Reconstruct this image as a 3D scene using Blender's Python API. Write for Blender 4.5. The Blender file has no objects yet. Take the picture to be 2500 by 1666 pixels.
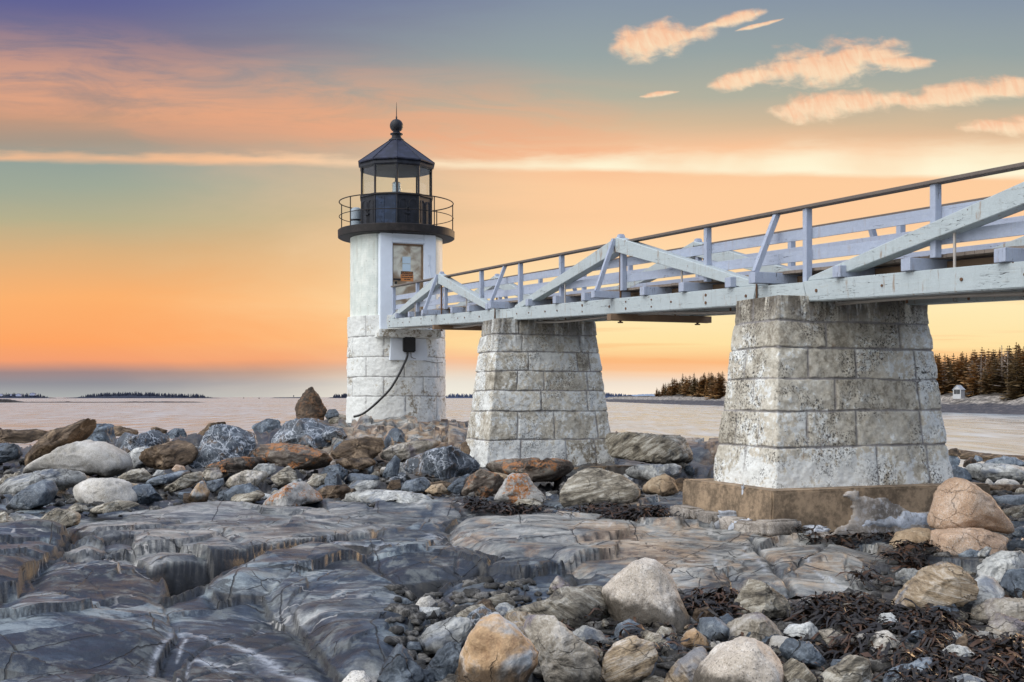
import bpy, bmesh, math, random
import numpy as np
from mathutils import Vector, Matrix

# ------------------------------------------------------------------ camera, sky, sun, exposure
S = bpy.context.scene
COL = S.collection
F = 2800.0                       # focal length in pixels of the 2500 px wide photograph
CX, HY, CZ = 1250.0, 970.0, 3.0  # principal column, horizon row, eye height above the sea
cam_d = bpy.data.cameras.new('camera'); cam = bpy.data.objects.new('camera', cam_d); COL.objects.link(cam)
cam.location = (0, 0, CZ); cam.rotation_euler = (math.radians(90), 0, 0)
cam_d.sensor_width = 36; cam_d.lens = F / 2500 * 36; cam_d.shift_y = (HY - 833) / 2500
cam_d.clip_start = 0.1; cam_d.clip_end = 60000
S.camera = cam
S.view_settings.view_transform = 'Standard'; S.view_settings.look = 'None'
S.view_settings.exposure = 0; S.view_settings.gamma = 1
S.cycles.max_bounces = 6; S.cycles.diffuse_bounces = 3; S.cycles.glossy_bounces = 3; S.cycles.use_denoising = True
SUN_AZ, SUN_EL = 38.0, 9.0       # degrees to the right of the view axis, above the sea
sun_d = bpy.data.lights.new('sun', 'SUN'); sun = bpy.data.objects.new('sun', sun_d); COL.objects.link(sun)
sun_d.energy = 1.3; sun_d.angle = math.radians(10); sun_d.color = (1.0, 0.66, 0.36)
_sd = Vector((math.sin(math.radians(SUN_AZ)) * math.cos(math.radians(SUN_EL)), math.cos(math.radians(SUN_AZ)) * math.cos(math.radians(SUN_EL)), math.sin(math.radians(SUN_EL))))
sun.rotation_euler = _sd.to_track_quat('Z', 'Y').to_euler()

def srgb(r, g, b):
    f = lambda c: (c / 255 / 12.92) if c / 255 <= 0.04045 else ((c / 255 + 0.055) / 1.055) ** 2.4
    return (f(r), f(g), f(b), 1.0)

class NT:
    """small helper for node trees"""
    def __init__(s, tree):
        s.t = tree
        for n in list(tree.nodes): tree.nodes.remove(n)
    def n(s, typ, **kw):
        x = s.t.nodes.new(typ)
        for k, v in kw.items(): setattr(x, k, v)
        return x
    def put(s, sock, v):
        if hasattr(v, 'is_output'): s.t.links.new(v, sock)
        elif v is not None:
            if sock.type in ('RGBA',) and not hasattr(v, '__len__'): v = (v, v, v, 1)
            if sock.type == 'RGBA' and len(v) == 3: v = (*v, 1)
            if sock.type == 'VECTOR' and not hasattr(v, '__len__'): v = (v, v, v)
            sock.default_value = v
    def m(s, op, a, b=None, c=None, clamp=False):
        x = s.n('ShaderNodeMath', operation=op, use_clamp=clamp)
        for i, v in enumerate((a, b, c)):
            if v is not None: s.put(x.inputs[i], v)
        return x.outputs[0]
    def add(s, a, b): return s.m('ADD', a, b)
    def sub(s, a, b): return s.m('SUBTRACT', a, b)
    def mul(s, a, b): return s.m('MULTIPLY', a, b)
    def v(s, op, a, b=None, scale=None):
        x = s.n('ShaderNodeVectorMath', operation=op)
        s.put(x.inputs[0], a)
        if b is not None: s.put(x.inputs[1], b)
        if scale is not None: s.put(x.inputs['Scale'], scale)
        return x.outputs[0]
    def sep(s, v):
        x = s.n('ShaderNodeSeparateXYZ'); s.put(x.inputs[0], v); return x.outputs
    def comb(s, a, b, c):
        x = s.n('ShaderNodeCombineXYZ')
        for i, q in enumerate((a, b, c)): s.put(x.inputs[i], q)
        return x.outputs[0]
    def noise(s, vec, scale, detail=4, rough=0.55, dist=0.0, out=0):
        x = s.n('ShaderNodeTexNoise'); s.put(x.inputs['Vector'], vec)
        for k, q in (('Scale', scale), ('Detail', detail), ('Roughness', rough), ('Distortion', dist)): s.put(x.inputs[k], q)
        return x.outputs[out]
    def vor(s, vec, scale, feature='DISTANCE_TO_EDGE', rnd=1.0, out=0):
        x = s.n('ShaderNodeTexVoronoi', feature=feature); s.put(x.inputs['Vector'], vec); s.put(x.inputs['Scale'], scale); s.put(x.inputs['Randomness'], rnd)
        return x.outputs[out]
    def ramp(s, fac, stops, mode='LINEAR'):
        x = s.n('ShaderNodeValToRGB'); cr = x.color_ramp; cr.interpolation = mode
        while len(cr.elements) < len(stops): cr.elements.new(0.5)
        for e, (p, c) in zip(cr.elements, stops):
            e.position = p; e.color = c if len(c) == 4 else (*c, 1)
        s.put(x.inputs[0], fac); return x.outputs[0]
    def step(s, x, lo, hi, smooth=True):
        y = s.n('ShaderNodeMapRange', interpolation_type='SMOOTHSTEP' if smooth else 'LINEAR'); y.clamp = True if not smooth else y.clamp
        s.put(y.inputs[0], x); s.put(y.inputs[1], lo); s.put(y.inputs[2], hi); s.put(y.inputs[3], 0.0); s.put(y.inputs[4], 1.0)
        return y.outputs[0]
    def mix(s, fac, a, b, mode='MIX'):
        x = s.n('ShaderNodeMix', data_type='RGBA', blend_type=mode)
        s.put(x.inputs[0], fac); s.put(x.inputs[6], a); s.put(x.inputs[7], b); return x.outputs[2]

def build_sky():
    w = bpy.data.worlds.new('World'); S.world = w; w.use_nodes = True
    t = NT(w.node_tree)
    d = t.v('NORMALIZE', t.n('ShaderNodeTexCoord').outputs['Generated'])
    x, y, z = t.sep(d)
    az = t.m('ARCTAN2', x, y)                       # 0 straight ahead, + to the right
    hor = t.m('SQRT', t.add(t.mul(x, x), t.mul(y, y)))
    el = t.m('DIVIDE', z, t.m('MAXIMUM', y, t.m('MAXIMUM', t.mul(hor, 0.5), 0.001)))   # height above the horizon; level bands of cloud stay level
    el = t.m('MAXIMUM', el, 0.0)
    sky_v = t.comb(az, t.mul(el, 5.0), 0.0)
    wob = t.sub(t.noise(sky_v, 3.0, 5, 0.6, 0.6), 0.5)
    e2 = t.add(el, t.mul(wob, t.mul(0.022, t.step(el, 0.0, 0.06))))
    f = t.m('DIVIDE', e2, 0.4)
    def rp(rows): return t.ramp(f, [(v / 0.4, srgb(*c)) for v, c in rows])
    left = rp([(0, (174, 177, 176)), (.012, (146, 145, 152)), (.022, (160, 137, 136)), (.033, (244, 160, 114)), (.05, (254, 166, 102)), (.085, (252, 178, 112)), (.12, (224, 178, 126)),
               (.155, (184, 176, 142)), (.185, (160, 169, 152)), (.203, (150, 163, 154)), (.225, (170, 152, 136)), (.245, (192, 152, 128)), (.275, (158, 140, 140)), (.31, (122, 118, 142)), (.346, (98, 100, 148)), (.4, (92, 100, 152))])
    right = rp([(0, (255, 240, 220)), (.012, (242, 226, 208)), (.022, (252, 204, 160)), (.03, (252, 186, 128)), (.045, (255, 226, 164)), (.08, (255, 236, 184)), (.12, (255, 218, 170)),
                (.155, (254, 206, 160)), (.185, (254, 206, 160)), (.215, (250, 198, 156)), (.238, (212, 186, 154)), (.262, (178, 177, 160)), (.3, (152, 164, 164)), (.346, (136, 150, 166)), (.4, (124, 140, 172))])
    mid = t.step(t.add(az, t.mul(wob, 0.25)), -0.36, 0.10)
    col = t.mix(mid, left, right)
    # pale glow low behind the tower
    g = t.mul(t.step(t.m('ABSOLUTE', t.add(az, 0.06)), 0.16, 0.0), t.step(el, 0.05, 0.0))
    col = t.mix(t.mul(g, 0.75), col, srgb(244, 240, 226))
    # broad peach haze on the upper left
    hz = t.noise(t.comb(t.add(t.mul(az, 2.2), t.mul(el, 3.0)), t.mul(el, 16.0), 0.0), 2.2, 5, 0.6, 1.0)
    hm = t.mul(t.step(hz, 0.44, 0.66), t.mul(t.step(el, 0.20, 0.235), t.step(el, 0.315, 0.25)))
    col = t.mix(t.mul(t.mul(hm, 0.38), t.step(az, 0.06, -0.2)), col, srgb(222, 160, 128))
    # wide peach veil sinking from the upper left to the tower
    pv = t.sub(el, t.add(0.211, t.mul(t.add(az, -0.046), -0.110)))
    pn = t.noise(t.comb(t.add(t.mul(az, 5.0), t.mul(el, 6.0)), t.mul(el, 26.0), 5.0), 1.6, 6, 0.62, 0.8)
    pm = t.mul(t.mul(t.step(pv, -0.030, 0.006), t.step(pv, 0.085, 0.0)), t.mul(t.step(pn, 0.30, 0.62), t.step(az, 0.20, 0.0)))
    col = t.mix(t.mul(pm, 0.66), col, srgb(242, 172, 132))
    # long bright band of cloud
    nb = t.sub(t.noise(t.comb(t.mul(az, 7.0), t.mul(el, 40.0), 3.0), 2.0, 5, 0.6), 0.5)
    nb2 = t.sub(t.noise(t.comb(t.mul(az, 9.0), t.mul(el, 12.0), 1.0), 1.0, 3, 0.6), 0.5); bl = t.add(t.add(0.1985, t.mul(az, -0.019)), t.add(t.mul(nb, 0.007), t.mul(nb2, 0.006)))
    hgt = t.sub(el, bl)
    top = t.add(0.012, t.mul(t.step(az, -0.1, 0.42), 0.030))
    band = t.mul(t.step(hgt, -0.0030, 0.0040), t.step(hgt, t.add(top, t.mul(nb, 0.02)), t.mul(top, 0.15)))
    band = t.mul(band, t.step(t.m('ABSOLUTE', az), 1.3, 0.9))
    bcol = t.mix(t.step(az, -0.3, 0.1), srgb(253, 194, 148), srgb(255, 248, 216))
    band = t.mul(band, t.add(.62, t.mul(t.step(nb2, -.18, .12), .38)))
    col = t.mix(t.mul(band, 0.95), col, bcol)
    # thin streaks inside the yellow zone
    ns = t.noise(t.comb(t.mul(az, 3.0), t.mul(el, 60.0), 9.0), 1.6, 4, 0.5, 0.4)
    col = t.mix(t.mul(t.step(ns, 0.52, 0.72), t.mul(t.mul(t.step(el, 0.16, 0.08), t.step(el, 0.012, 0.03)), t.mul(t.step(az, -0.1, 0.1), 0.55))), col, srgb(252, 178, 118))
    # four separate pink clouds (long lens-shaped, torn edges, fine ripples)
    nn = t.sub(t.noise(t.comb(t.mul(az, 42.0), t.mul(el, 80.0), 0.0), 1.0, 5, 0.58, 0.3), 0.5)
    nl = t.sub(t.noise(t.comb(t.mul(az, 14.0), t.mul(el, 22.0), 4.0), 1.0, 2), 0.5)
    rw = t.noise(t.comb(t.add(t.mul(az, 170.0), t.mul(el, 60.0)), t.mul(el, 55.0), 2.0), 1.0, 3, 0.5, 0.8)
    def P(px, py):
        u = (px * 1.0625 - CX) / F; vv = (HY - py * 1.0625) / F
        return math.atan(u), vv
    for (x0, y0, x1, y1, hw, kx) in ((1402, 108, 1650, 72, 0.0105, 0.35), (1600, 66, 1760, 22, 0.004, .5), (1625, 196, 1760, 168, .006, .5), (1700, 178, 2085, 118, 0.0125, 0.62), (2000, 146, 2150, 146, .004, .4), (1768, 258, 2120, 222, 0.0085, 0.35), (2020, 238, 2420, 192, 0.007, 0.5), (2198, 298, 2420, 284, 0.0055, .6), (1470, 224, 1560, 210, .0016, .5), (1690, 72, 1800, 44, .0014, .5)):
        a0, e0 = P(x0, y0); a1, e1 = P(x1, y1)
        L = math.hypot(a1 - a0, e1 - e0); ca, sa = (a1 - a0) / L, (e1 - e0) / L
        da, de = t.sub(az, a0), t.sub(el, e0)
        pp = t.m('DIVIDE', t.add(t.mul(da, ca), t.mul(de, sa)), L)
        qq = t.m('DIVIDE', t.sub(t.mul(de, ca), t.mul(da, sa)), hw * 1.55)
        qq = t.add(qq, t.add(t.mul(nn, 1.9), t.mul(nl, 1.1)))
        prof = t.mul(t.step(pp, -0.04, kx), t.step(pp, 1.04, kx))
        prof = t.m('POWER', prof, 0.42)
        mask = t.step(t.sub(prof, t.m('ABSOLUTE', qq)), -0.22, 0.62)
        mask = t.mul(mask, t.mul(t.step(pp, -0.05, 0.02), t.step(pp, 1.05, 0.98)))
        rip = t.add(t.mul(t.sub(rw, 0.5), 0.9), t.mul(qq, -0.28))
        cc = t.mix(t.step(rip, -0.55, 0.5), srgb(249, 186, 148), srgb(255, 230, 194))
        col = t.mix(t.mul(mask, 0.95), col, cc)
    # overhead and the cool dusk half of the sky behind the viewer
    nish = t.n('ShaderNodeTexSky', sky_type='NISHITA'); nish.sun_disc = False
    nish.sun_elevation = math.radians(SUN_EL); nish.sun_rotation = math.radians(SUN_AZ)
    nish.air_density = 1.0; nish.dust_density = 2.0; nish.ozone_density = 2.0
    cool = t.mix(t.step(el, 0.0, 1.2), COOL_LOW, COOL_HIGH)
    # unseen bright lobe added behind the viewer's left shoulder as fill light
    dt = t.n('ShaderNodeVectorMath', operation='DOT_PRODUCT'); t.put(dt.inputs[0], d); dt.inputs[1].default_value = LOBE_DIR
    cool = t.v('ADD', cool, t.v('SCALE', LOBE_COL, scale=t.m('POWER', t.m('MAXIMUM', dt.outputs['Value'], 0.0), 5.0)))
    cool = t.v('ADD', cool, t.v('SCALE', nish.outputs[0], scale=0.05))
    up = t.step(el, 0.36, 0.9)
    back = t.step(t.m('ABSOLUTE', az), 0.7, 1.7)
    col = t.mix(t.m('MAXIMUM', up, back), col, cool)
    bg = t.n('ShaderNodeBackground'); t.put(bg.inputs[0], col); bg.inputs[1].default_value = 1.0
    o = t.n('ShaderNodeOutputWorld'); t.t.links.new(bg.outputs[0], o.inputs[0])
    w.cycles.sampling_method = 'MANUAL'; w.cycles.sample_map_resolution = 1024
COOL_LOW, COOL_HIGH = (0.17, 0.19, 0.25), (0.52, 0.62, 0.86)
LOBE_DIR = tuple(Vector((-0.66, -0.42, 0.78)).normalized()); LOBE_COL = (3.9, 3.75, 3.45)
build_sky()

# ------------------------------------------------------------------ object helpers
def tag(o, label=None, cat=None, group=None, kind=None):
    if label: o['label'] = label
    if cat: o['category'] = cat
    if group: o['group'] = group
    if kind: o['kind'] = kind
    return o
def empty(name, loc, rz=0.0):
    o = bpy.data.objects.new(name, None); COL.objects.link(o); o.location = loc; o.rotation_euler = (0, 0, rz); o.empty_display_size = 0.3
    return o
def link(name, me, mats, parent=None, loc=None, smooth=False):
    o = bpy.data.objects.new(name, me); COL.objects.link(o)
    for mt in (mats if isinstance(mats, (list, tuple)) else [mats]): me.materials.append(mt)
    if parent: o.parent = parent
    if loc is not None: o.location = loc
    if smooth: me.polygons.foreach_set('use_smooth', np.ones(len(me.polygons), bool))
    return o
def from_bm(name, bm, mats, parent=None, loc=None, smooth=False):
    me = bpy.data.meshes.new(name); bmesh.ops.recalc_face_normals(bm, faces=bm.faces[:]); bm.to_mesh(me); bm.free()
    return link(name, me, mats, parent, loc, smooth)
def quad_mesh(name, verts, quads):
    """fast mesh from numpy arrays (n,3) and (m,k)"""
    me = bpy.data.meshes.new(name); m, k = quads.shape
    me.vertices.add(len(verts)); me.vertices.foreach_set('co', np.ascontiguousarray(verts, np.float32).ravel())
    me.loops.add(m * k); me.loops.foreach_set('vertex_index', np.ascontiguousarray(quads, np.int32).ravel())
    me.polygons.add(m); me.polygons.foreach_set('loop_start', np.arange(0, m * k, k, dtype=np.int32))
    me.update(calc_edges=True); return me
def point_attr(me, name, vals):
    a = me.attributes.new(name, 'FLOAT', 'POINT'); a.data.foreach_set('value', np.ascontiguousarray(vals, np.float32))

def add_box(bm, p0, p1, w, d, side, bev=0.0, mi=0):
    """bar from p0 to p1, w wide along 'side', d deep across"""
    p0, p1, side = Vector(p0), Vector(p1), Vector(side)
    ax = (p1 - p0).normalized(); side = (side - ax * side.dot(ax)).normalized(); up = side.cross(ax)
    vs = [bm.verts.new(p + side * (sx * w / 2) + up * (sz * d / 2)) for p in (p0, p1) for sx, sz in ((-1, -1), (1, -1), (1, 1), (-1, 1))]
    fs = [bm.faces.new([vs[i] for i in q]) for q in ((0, 1, 2, 3), (7, 6, 5, 4), (0, 4, 5, 1), (1, 5, 6, 2), (2, 6, 7, 3), (3, 7, 4, 0))]
    for f in fs: f.material_index = mi
    bmesh.ops.recalc_face_normals(bm, faces=fs)
    if bev > 0:
        es = list({e for f in fs for e in f.edges})
        bmesh.ops.bevel(bm, geom=es, offset=bev, segments=2, affect='EDGES', profile=0.6)
def add_hexa(bm, pts, bev=0.0):
    """box from 8 corner points: bottom four then top four"""
    vs = [bm.verts.new(p) for p in pts]
    fs = [bm.faces.new([vs[i] for i in q]) for q in ((3, 2, 1, 0), (4, 5, 6, 7), (0, 1, 5, 4), (1, 2, 6, 5), (2, 3, 7, 6), (3, 0, 4, 7))]
    if bev > 0: bmesh.ops.bevel(bm, geom=list({e for f in fs for e in f.edges}), offset=bev, segments=2, affect='EDGES')
def add_tube(bm, pts, r, seg=8, closed=False):
    pts = [Vector(p) for p in pts]; n = len(pts); rings = []
    up0 = Vector((0, 0, 1))
    for i, p in enumerate(pts):
        a = pts[(i + 1) % n] if (closed or i < n - 1) else p
        b = pts[i - 1] if (closed or i > 0) else p
        t = (a - b).normalized()
        s = t.cross(up0)
        if s.length < 1e-3: s = t.cross(Vector((1, 0, 0)))
        s.normalize(); u = s.cross(t)
        rr = r[i] if hasattr(r, '__len__') else r
        rings.append([bm.verts.new(p + s * math.cos(2 * math.pi * k / seg) * rr + u * math.sin(2 * math.pi * k / seg) * rr) for k in range(seg)])
    for i in range(n if closed else n - 1):
        A, B = rings[i], rings[(i + 1) % n]
        for k in range(seg): bm.faces.new((A[k], A[(k + 1) % seg], B[(k + 1) % seg], B[k]))
    if not closed: bm.faces.new(rings[0][::-1]); bm.faces.new(rings[-1])
def add_lathe(bm, prof, seg=48, c=(0, 0, 0), rot=0.0, cap=True):
    """profile of (radius, z) turned about a vertical axis through c"""
    rings = []
    for r, z in prof:
        rings.append([bm.verts.new((c[0] + r * math.sin(rot + 2 * math.pi * k / seg), c[1] - r * math.cos(rot + 2 * math.pi * k / seg), c[2] + z)) for k in range(seg)])
    for A, B in zip(rings, rings[1:]):
        for k in range(seg): bm.faces.new((A[k], A[(k + 1) % seg], B[(k + 1) % seg], B[k]))
    if cap:
        bm.faces.new(rings[0][::-1]); bm.faces.new(rings[-1])

# ------------------------------------------------------------------ numpy noise
def _hash(ix, iy, iz, seed):
    h = (ix.astype(np.uint32) * np.uint32(374761393) + iy.astype(np.uint32) * np.uint32(668265263) + iz.astype(np.uint32) * np.uint32(2147483647) + np.uint32((seed * 974634777) & 0xffffffff))
    h = (h ^ (h >> np.uint32(13))) * np.uint32(1274126177); h ^= h >> np.uint32(16)
    h = h * np.uint32(2246822519); h ^= h >> np.uint32(15)
    return (h & np.uint32(0xffffff)).astype(np.float32) / np.float32(0xffffff) * 2 - 1
def vnoise(p, seed=0):
    p = np.asarray(p, np.float32); i = np.floor(p).astype(np.int64); f = p - i; f = f * f * f * (f * (f * 6 - 15) + 10)
    x, y, z = i[:, 0], i[:, 1], i[:, 2]; fx, fy, fz = f[:, 0], f[:, 1], f[:, 2]
    out = 0
    for dx in (0, 1):
        wx = fx if dx else 1 - fx
        for dy in (0, 1):
            wy = fy if dy else 1 - fy
            for dz in (0, 1):
                out = out + _hash(x + dx, y + dy, z + dz, seed) * wx * wy * (fz if dz else 1 - fz)
    return out
def fbm(p, octv=4, seed=0, gain=0.5, lac=2.03):
    a, s, out = 1.0, 1.0, 0
    for k in range(octv):
        out = out + a * vnoise(np.asarray(p) * s + k * 17.3, seed + k * 31); a *= gain; s *= lac
    return out
def smooth01(x, lo, hi):
    t = np.clip((x - lo) / (hi - lo), 0, 1); return t * t * (3 - 2 * t)
# ------------------------------------------------------------------ materials
def new_mat(name):
    m = bpy.data.materials.new(name); m.use_nodes = True; t = NT(m.node_tree)
    b = t.n('ShaderNodeBsdfPrincipled'); o = t.n('ShaderNodeOutputMaterial'); t.t.links.new(b.outputs[0], o.inputs[0])
    return m, t, b
def bump(t, b, h, strength=0.5, dist=0.02):
    x = t.n('ShaderNodeBump'); x.inputs['Strength'].default_value = strength; x.inputs['Distance'].default_value = dist
    t.put(x.inputs['Height'], h); t.put(b.inputs['Normal'], x.outputs[0])
def objco(t, rnd=True):
    c = t.n('ShaderNodeTexCoord').outputs['Object']
    if rnd:
        r = t.n('ShaderNodeObjectInfo').outputs['Random']
        c = t.v('ADD', c, t.v('SCALE', (37.0, 91.0, 53.0), scale=r))
    return c
def flat_mat(name, col, rough=0.6, metal=0.0, var=0.25, scale=8.0, bmp=0.2):
    m, t, b = new_mat(name); c = objco(t)
    n = t.noise(c, scale, 6, 0.6)
    f = t.add(1 - var, t.mul(n, 2 * var))
    t.put(b.inputs['Base Color'], t.v('SCALE', col, scale=f)); b.inputs['Roughness'].default_value = rough; b.inputs['Metallic'].default_value = metal
    bump(t, b, t.noise(c, scale * 4, 4), bmp, 0.01)
    return m

def rock_mat(name, dark, mid, light, fol=None, vein=0.0, speck=0.0, lichen=0.0, wet=0.0, crack=0.6, rough=0.72, scale=3.0, patch=None, contrast=1.0):
    m, t, b = new_mat(name)
    raw = t.n('ShaderNodeTexCoord').outputs['Object']; gen = t.n('ShaderNodeTexCoord').outputs['Generated']
    rnd = t.n('ShaderNodeObjectInfo').outputs['Random']
    c = t.v('ADD', raw, t.v('SCALE', (37.0, 91.0, 53.0), scale=rnd))
    q = c
    if fol:
        mp = t.n('ShaderNodeMapping'); t.put(mp.inputs['Vector'], c); mp.inputs['Rotation'].default_value = (0.5, 0.35, 0.6); mp.inputs['Scale'].default_value = fol
        # every stone lies with its layers at its own angle
        rv = t.n('ShaderNodeVectorRotate', rotation_type='AXIS_ANGLE'); t.put(rv.inputs['Vector'], raw); rv.inputs['Axis'].default_value = (0.25, 0.9, 0.35); t.put(rv.inputs['Angle'], t.mul(t.sub(rnd, 0.5), 1.8))
        t.put(mp.inputs['Vector'], t.v('ADD', rv.outputs[0], t.v('SCALE', (37.0, 91.0, 53.0), scale=rnd))); q = mp.outputs[0]
    wv = t.v('SCALE', t.v('SUBTRACT', t.noise(c, 2.0, 3, 0.5, 0, 1), (0.5, 0.5, 0.5)), scale=0.35)
    q = t.v('ADD', q, wv)
    n1 = t.noise(q, scale, 8, 0.66, 0.6)
    nf = t.noise(q, scale * 9, 6, 0.7)
    k = 0.5 / contrast
    col = t.ramp(t.add(t.mul(n1, 0.72), t.mul(nf, 0.28)), [(max(0, .5 - .17 * k * 2), dark), (.5, mid), (min(1, .5 + .13 * k * 2), light)])
    if patch:
        pm = t.step(t.noise(c, 2.3, 4, 0.6, 0.5), 0.52, 0.64); col = t.mix(t.mul(pm, 0.75), col, patch)
    fine = t.noise(c, 70.0, 3, 0.6)
    col = t.v('SCALE', col, scale=t.add(0.62, t.mul(fine, 0.76)))
    col = t.v('SCALE', col, scale=t.add(0.78, t.mul(rnd, 0.44)))
    h = t.add(t.mul(n1, 0.8), t.add(t.mul(nf, 0.35), t.mul(fine, 0.12)))
    if speck:
        s1 = t.noise(c, 95.0, 2, 0.5); s2 = t.noise(t.v('ADD', c, (9., 4., 2.)), 70.0, 2, 0.5)
        col = t.mix(t.mul(t.step(s1, 0.57, 0.66), speck), col, (0.035, 0.032, 0.03, 1)); col = t.mix(t.mul(t.step(s2, 0.58, 0.68), speck * .8), col, (0.72, 0.68, 0.62, 1))
    wc = t.v('ADD', c, t.v('SCALE', t.v('SUBTRACT', t.noise(c, 3.0, 4, 0.6, 0, 1), (0.5, 0.5, 0.5)), scale=0.28))
    if vein:
        r1 = t.m('ABSOLUTE', t.sub(t.noise(c, 1.7, 4, 0.55, 0.5), 0.5)); r2 = t.m('ABSOLUTE', t.sub(t.noise(t.v('MULTIPLY', t.v('ADD', c, (3., 7., 1.)), (1.5, 1.5, .8)), 2.3, 4, 0.6, 0.9), 0.5)); e = t.vor(wc, 2.6)
        wd_ = t.add(.006, t.mul(t.step(t.noise(c, 5.0, 2), .5, .7), .016))
        vm = t.m('MAXIMUM', t.m('MAXIMUM', t.step(r1, wd_, t.mul(wd_, .4)), t.step(r2, wd_, t.mul(wd_, .4))), t.step(e, 0.025, 0.01))
        vm = t.mul(vm, t.step(t.noise(t.v('ADD', c, (5., 5., 5.)), 1.6, 3), 0.32, 0.46))
        col = t.mix(t.mul(vm, vein), col, (0.42, 0.45, 0.49, 1))
    if crack:
        ck = t.step(t.vor(t.v('MULTIPLY', wc, (1.0, 1.0, 1.6)), 2.6), 0.014, 0.003); ck = t.mul(ck, t.step(t.noise(c, 1.9, 2), 0.42, 0.55))
        col = t.mix(t.mul(ck, crack), col, (0.02, 0.018, 0.015, 1)); h = t.sub(h, t.mul(ck, 0.8))
    if lichen:
        nz = t.sep(t.n('ShaderNodeNewGeometry').outputs['Normal'])[2]
        lm = t.mul(t.step(t.add(t.noise(c, 3.4, 6, 0.72, 0.3), t.mul(nz, 0.06)), 0.525, 0.605), t.step(t.noise(c, 24.0, 4, 0.75), 0.40, 0.53))
        lc = t.mix(t.noise(c, 14.0, 3), (0.27, 0.085, 0.02, 1), (0.42, 0.20, 0.07, 1))
        col = t.mix(t.mul(lm, lichen), col, lc)
    r = t.add(rough, t.mul(t.sub(n1, 0.5), 0.35))
    if wet:  # dark foot: tide stain, plus shade painted in for contrast
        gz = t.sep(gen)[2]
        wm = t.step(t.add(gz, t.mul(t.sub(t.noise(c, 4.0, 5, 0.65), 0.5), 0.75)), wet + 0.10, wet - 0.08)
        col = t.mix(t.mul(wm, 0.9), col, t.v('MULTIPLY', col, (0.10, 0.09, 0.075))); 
    t.put(b.inputs['Base Color'], col); t.put(b.inputs['Roughness'], r); b.inputs['Specular IOR Level'].default_value = 0.4
    bump(t, b, h, 0.9, 0.035)
    return m
RM = {
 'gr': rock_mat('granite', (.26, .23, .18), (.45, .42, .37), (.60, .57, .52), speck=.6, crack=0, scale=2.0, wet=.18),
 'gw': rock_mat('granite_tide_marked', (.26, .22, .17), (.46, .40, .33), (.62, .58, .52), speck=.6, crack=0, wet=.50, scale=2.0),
 'gp': rock_mat('pink_granite', (.30, .19, .12), (.45, .31, .21), (.58, .47, .38), speck=.55, crack=.2, scale=2.4),
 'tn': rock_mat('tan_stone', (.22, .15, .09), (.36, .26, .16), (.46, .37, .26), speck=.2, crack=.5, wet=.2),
 'ur': rock_mat('dark_brown_stone', (.012, .009, .007), (.055, .036, .022), (.15, .10, .065), fol=(1, 1, 2.0), lichen=.35, crack=.7, contrast=1.1),
 'sl': rock_mat('slate', (.022, .028, .036), (.07, .088, .11), (.19, .225, .26), crack=.8, rough=.5, contrast=1.2),
 'sv': rock_mat('veined_slate', (.022, .028, .034), (.075, .09, .11), (.18, .21, .24), vein=.9, crack=.6, rough=.5, patch=(.15, .095, .05, 1)),
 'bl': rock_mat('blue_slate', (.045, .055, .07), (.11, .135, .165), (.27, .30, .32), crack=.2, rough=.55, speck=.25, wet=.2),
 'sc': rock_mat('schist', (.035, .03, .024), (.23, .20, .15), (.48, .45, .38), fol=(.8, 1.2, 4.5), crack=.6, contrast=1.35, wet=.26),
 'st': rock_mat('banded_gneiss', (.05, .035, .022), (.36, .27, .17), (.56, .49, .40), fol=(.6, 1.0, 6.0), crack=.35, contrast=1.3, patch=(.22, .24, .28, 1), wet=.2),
 'br': rock_mat('brown_stone', (.018, .012, .008), (.095, .062, .036), (.25, .18, .115), fol=(1, 1, 2.6), crack=.8, contrast=1.1),
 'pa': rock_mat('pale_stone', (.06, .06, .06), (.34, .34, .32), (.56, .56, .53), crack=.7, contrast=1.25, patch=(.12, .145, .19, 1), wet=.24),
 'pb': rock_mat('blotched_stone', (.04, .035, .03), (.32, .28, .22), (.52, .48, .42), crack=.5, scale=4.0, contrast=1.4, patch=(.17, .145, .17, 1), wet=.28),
 'li': rock_mat('lichened_granite', (.17, .16, .15), (.34, .33, .31), (.46, .45, .43), speck=.4, lichen=1.0, crack=.3),
 'so': rock_mat('lichened_schist', (.02, .014, .010), (.095, .072, .055), (.25, .22, .18), fol=(1, 1, 3.5), lichen=1.0, crack=.7, contrast=1.15),
 'ot': rock_mat('ochre_tide_stone', (.24, .14, .07), (.44, .29, .16), (.54, .47, .40), fol=(1.6, 1, 1.2), wet=.40, crack=.2, patch=(.30, .36, .40, 1)),
}

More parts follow.
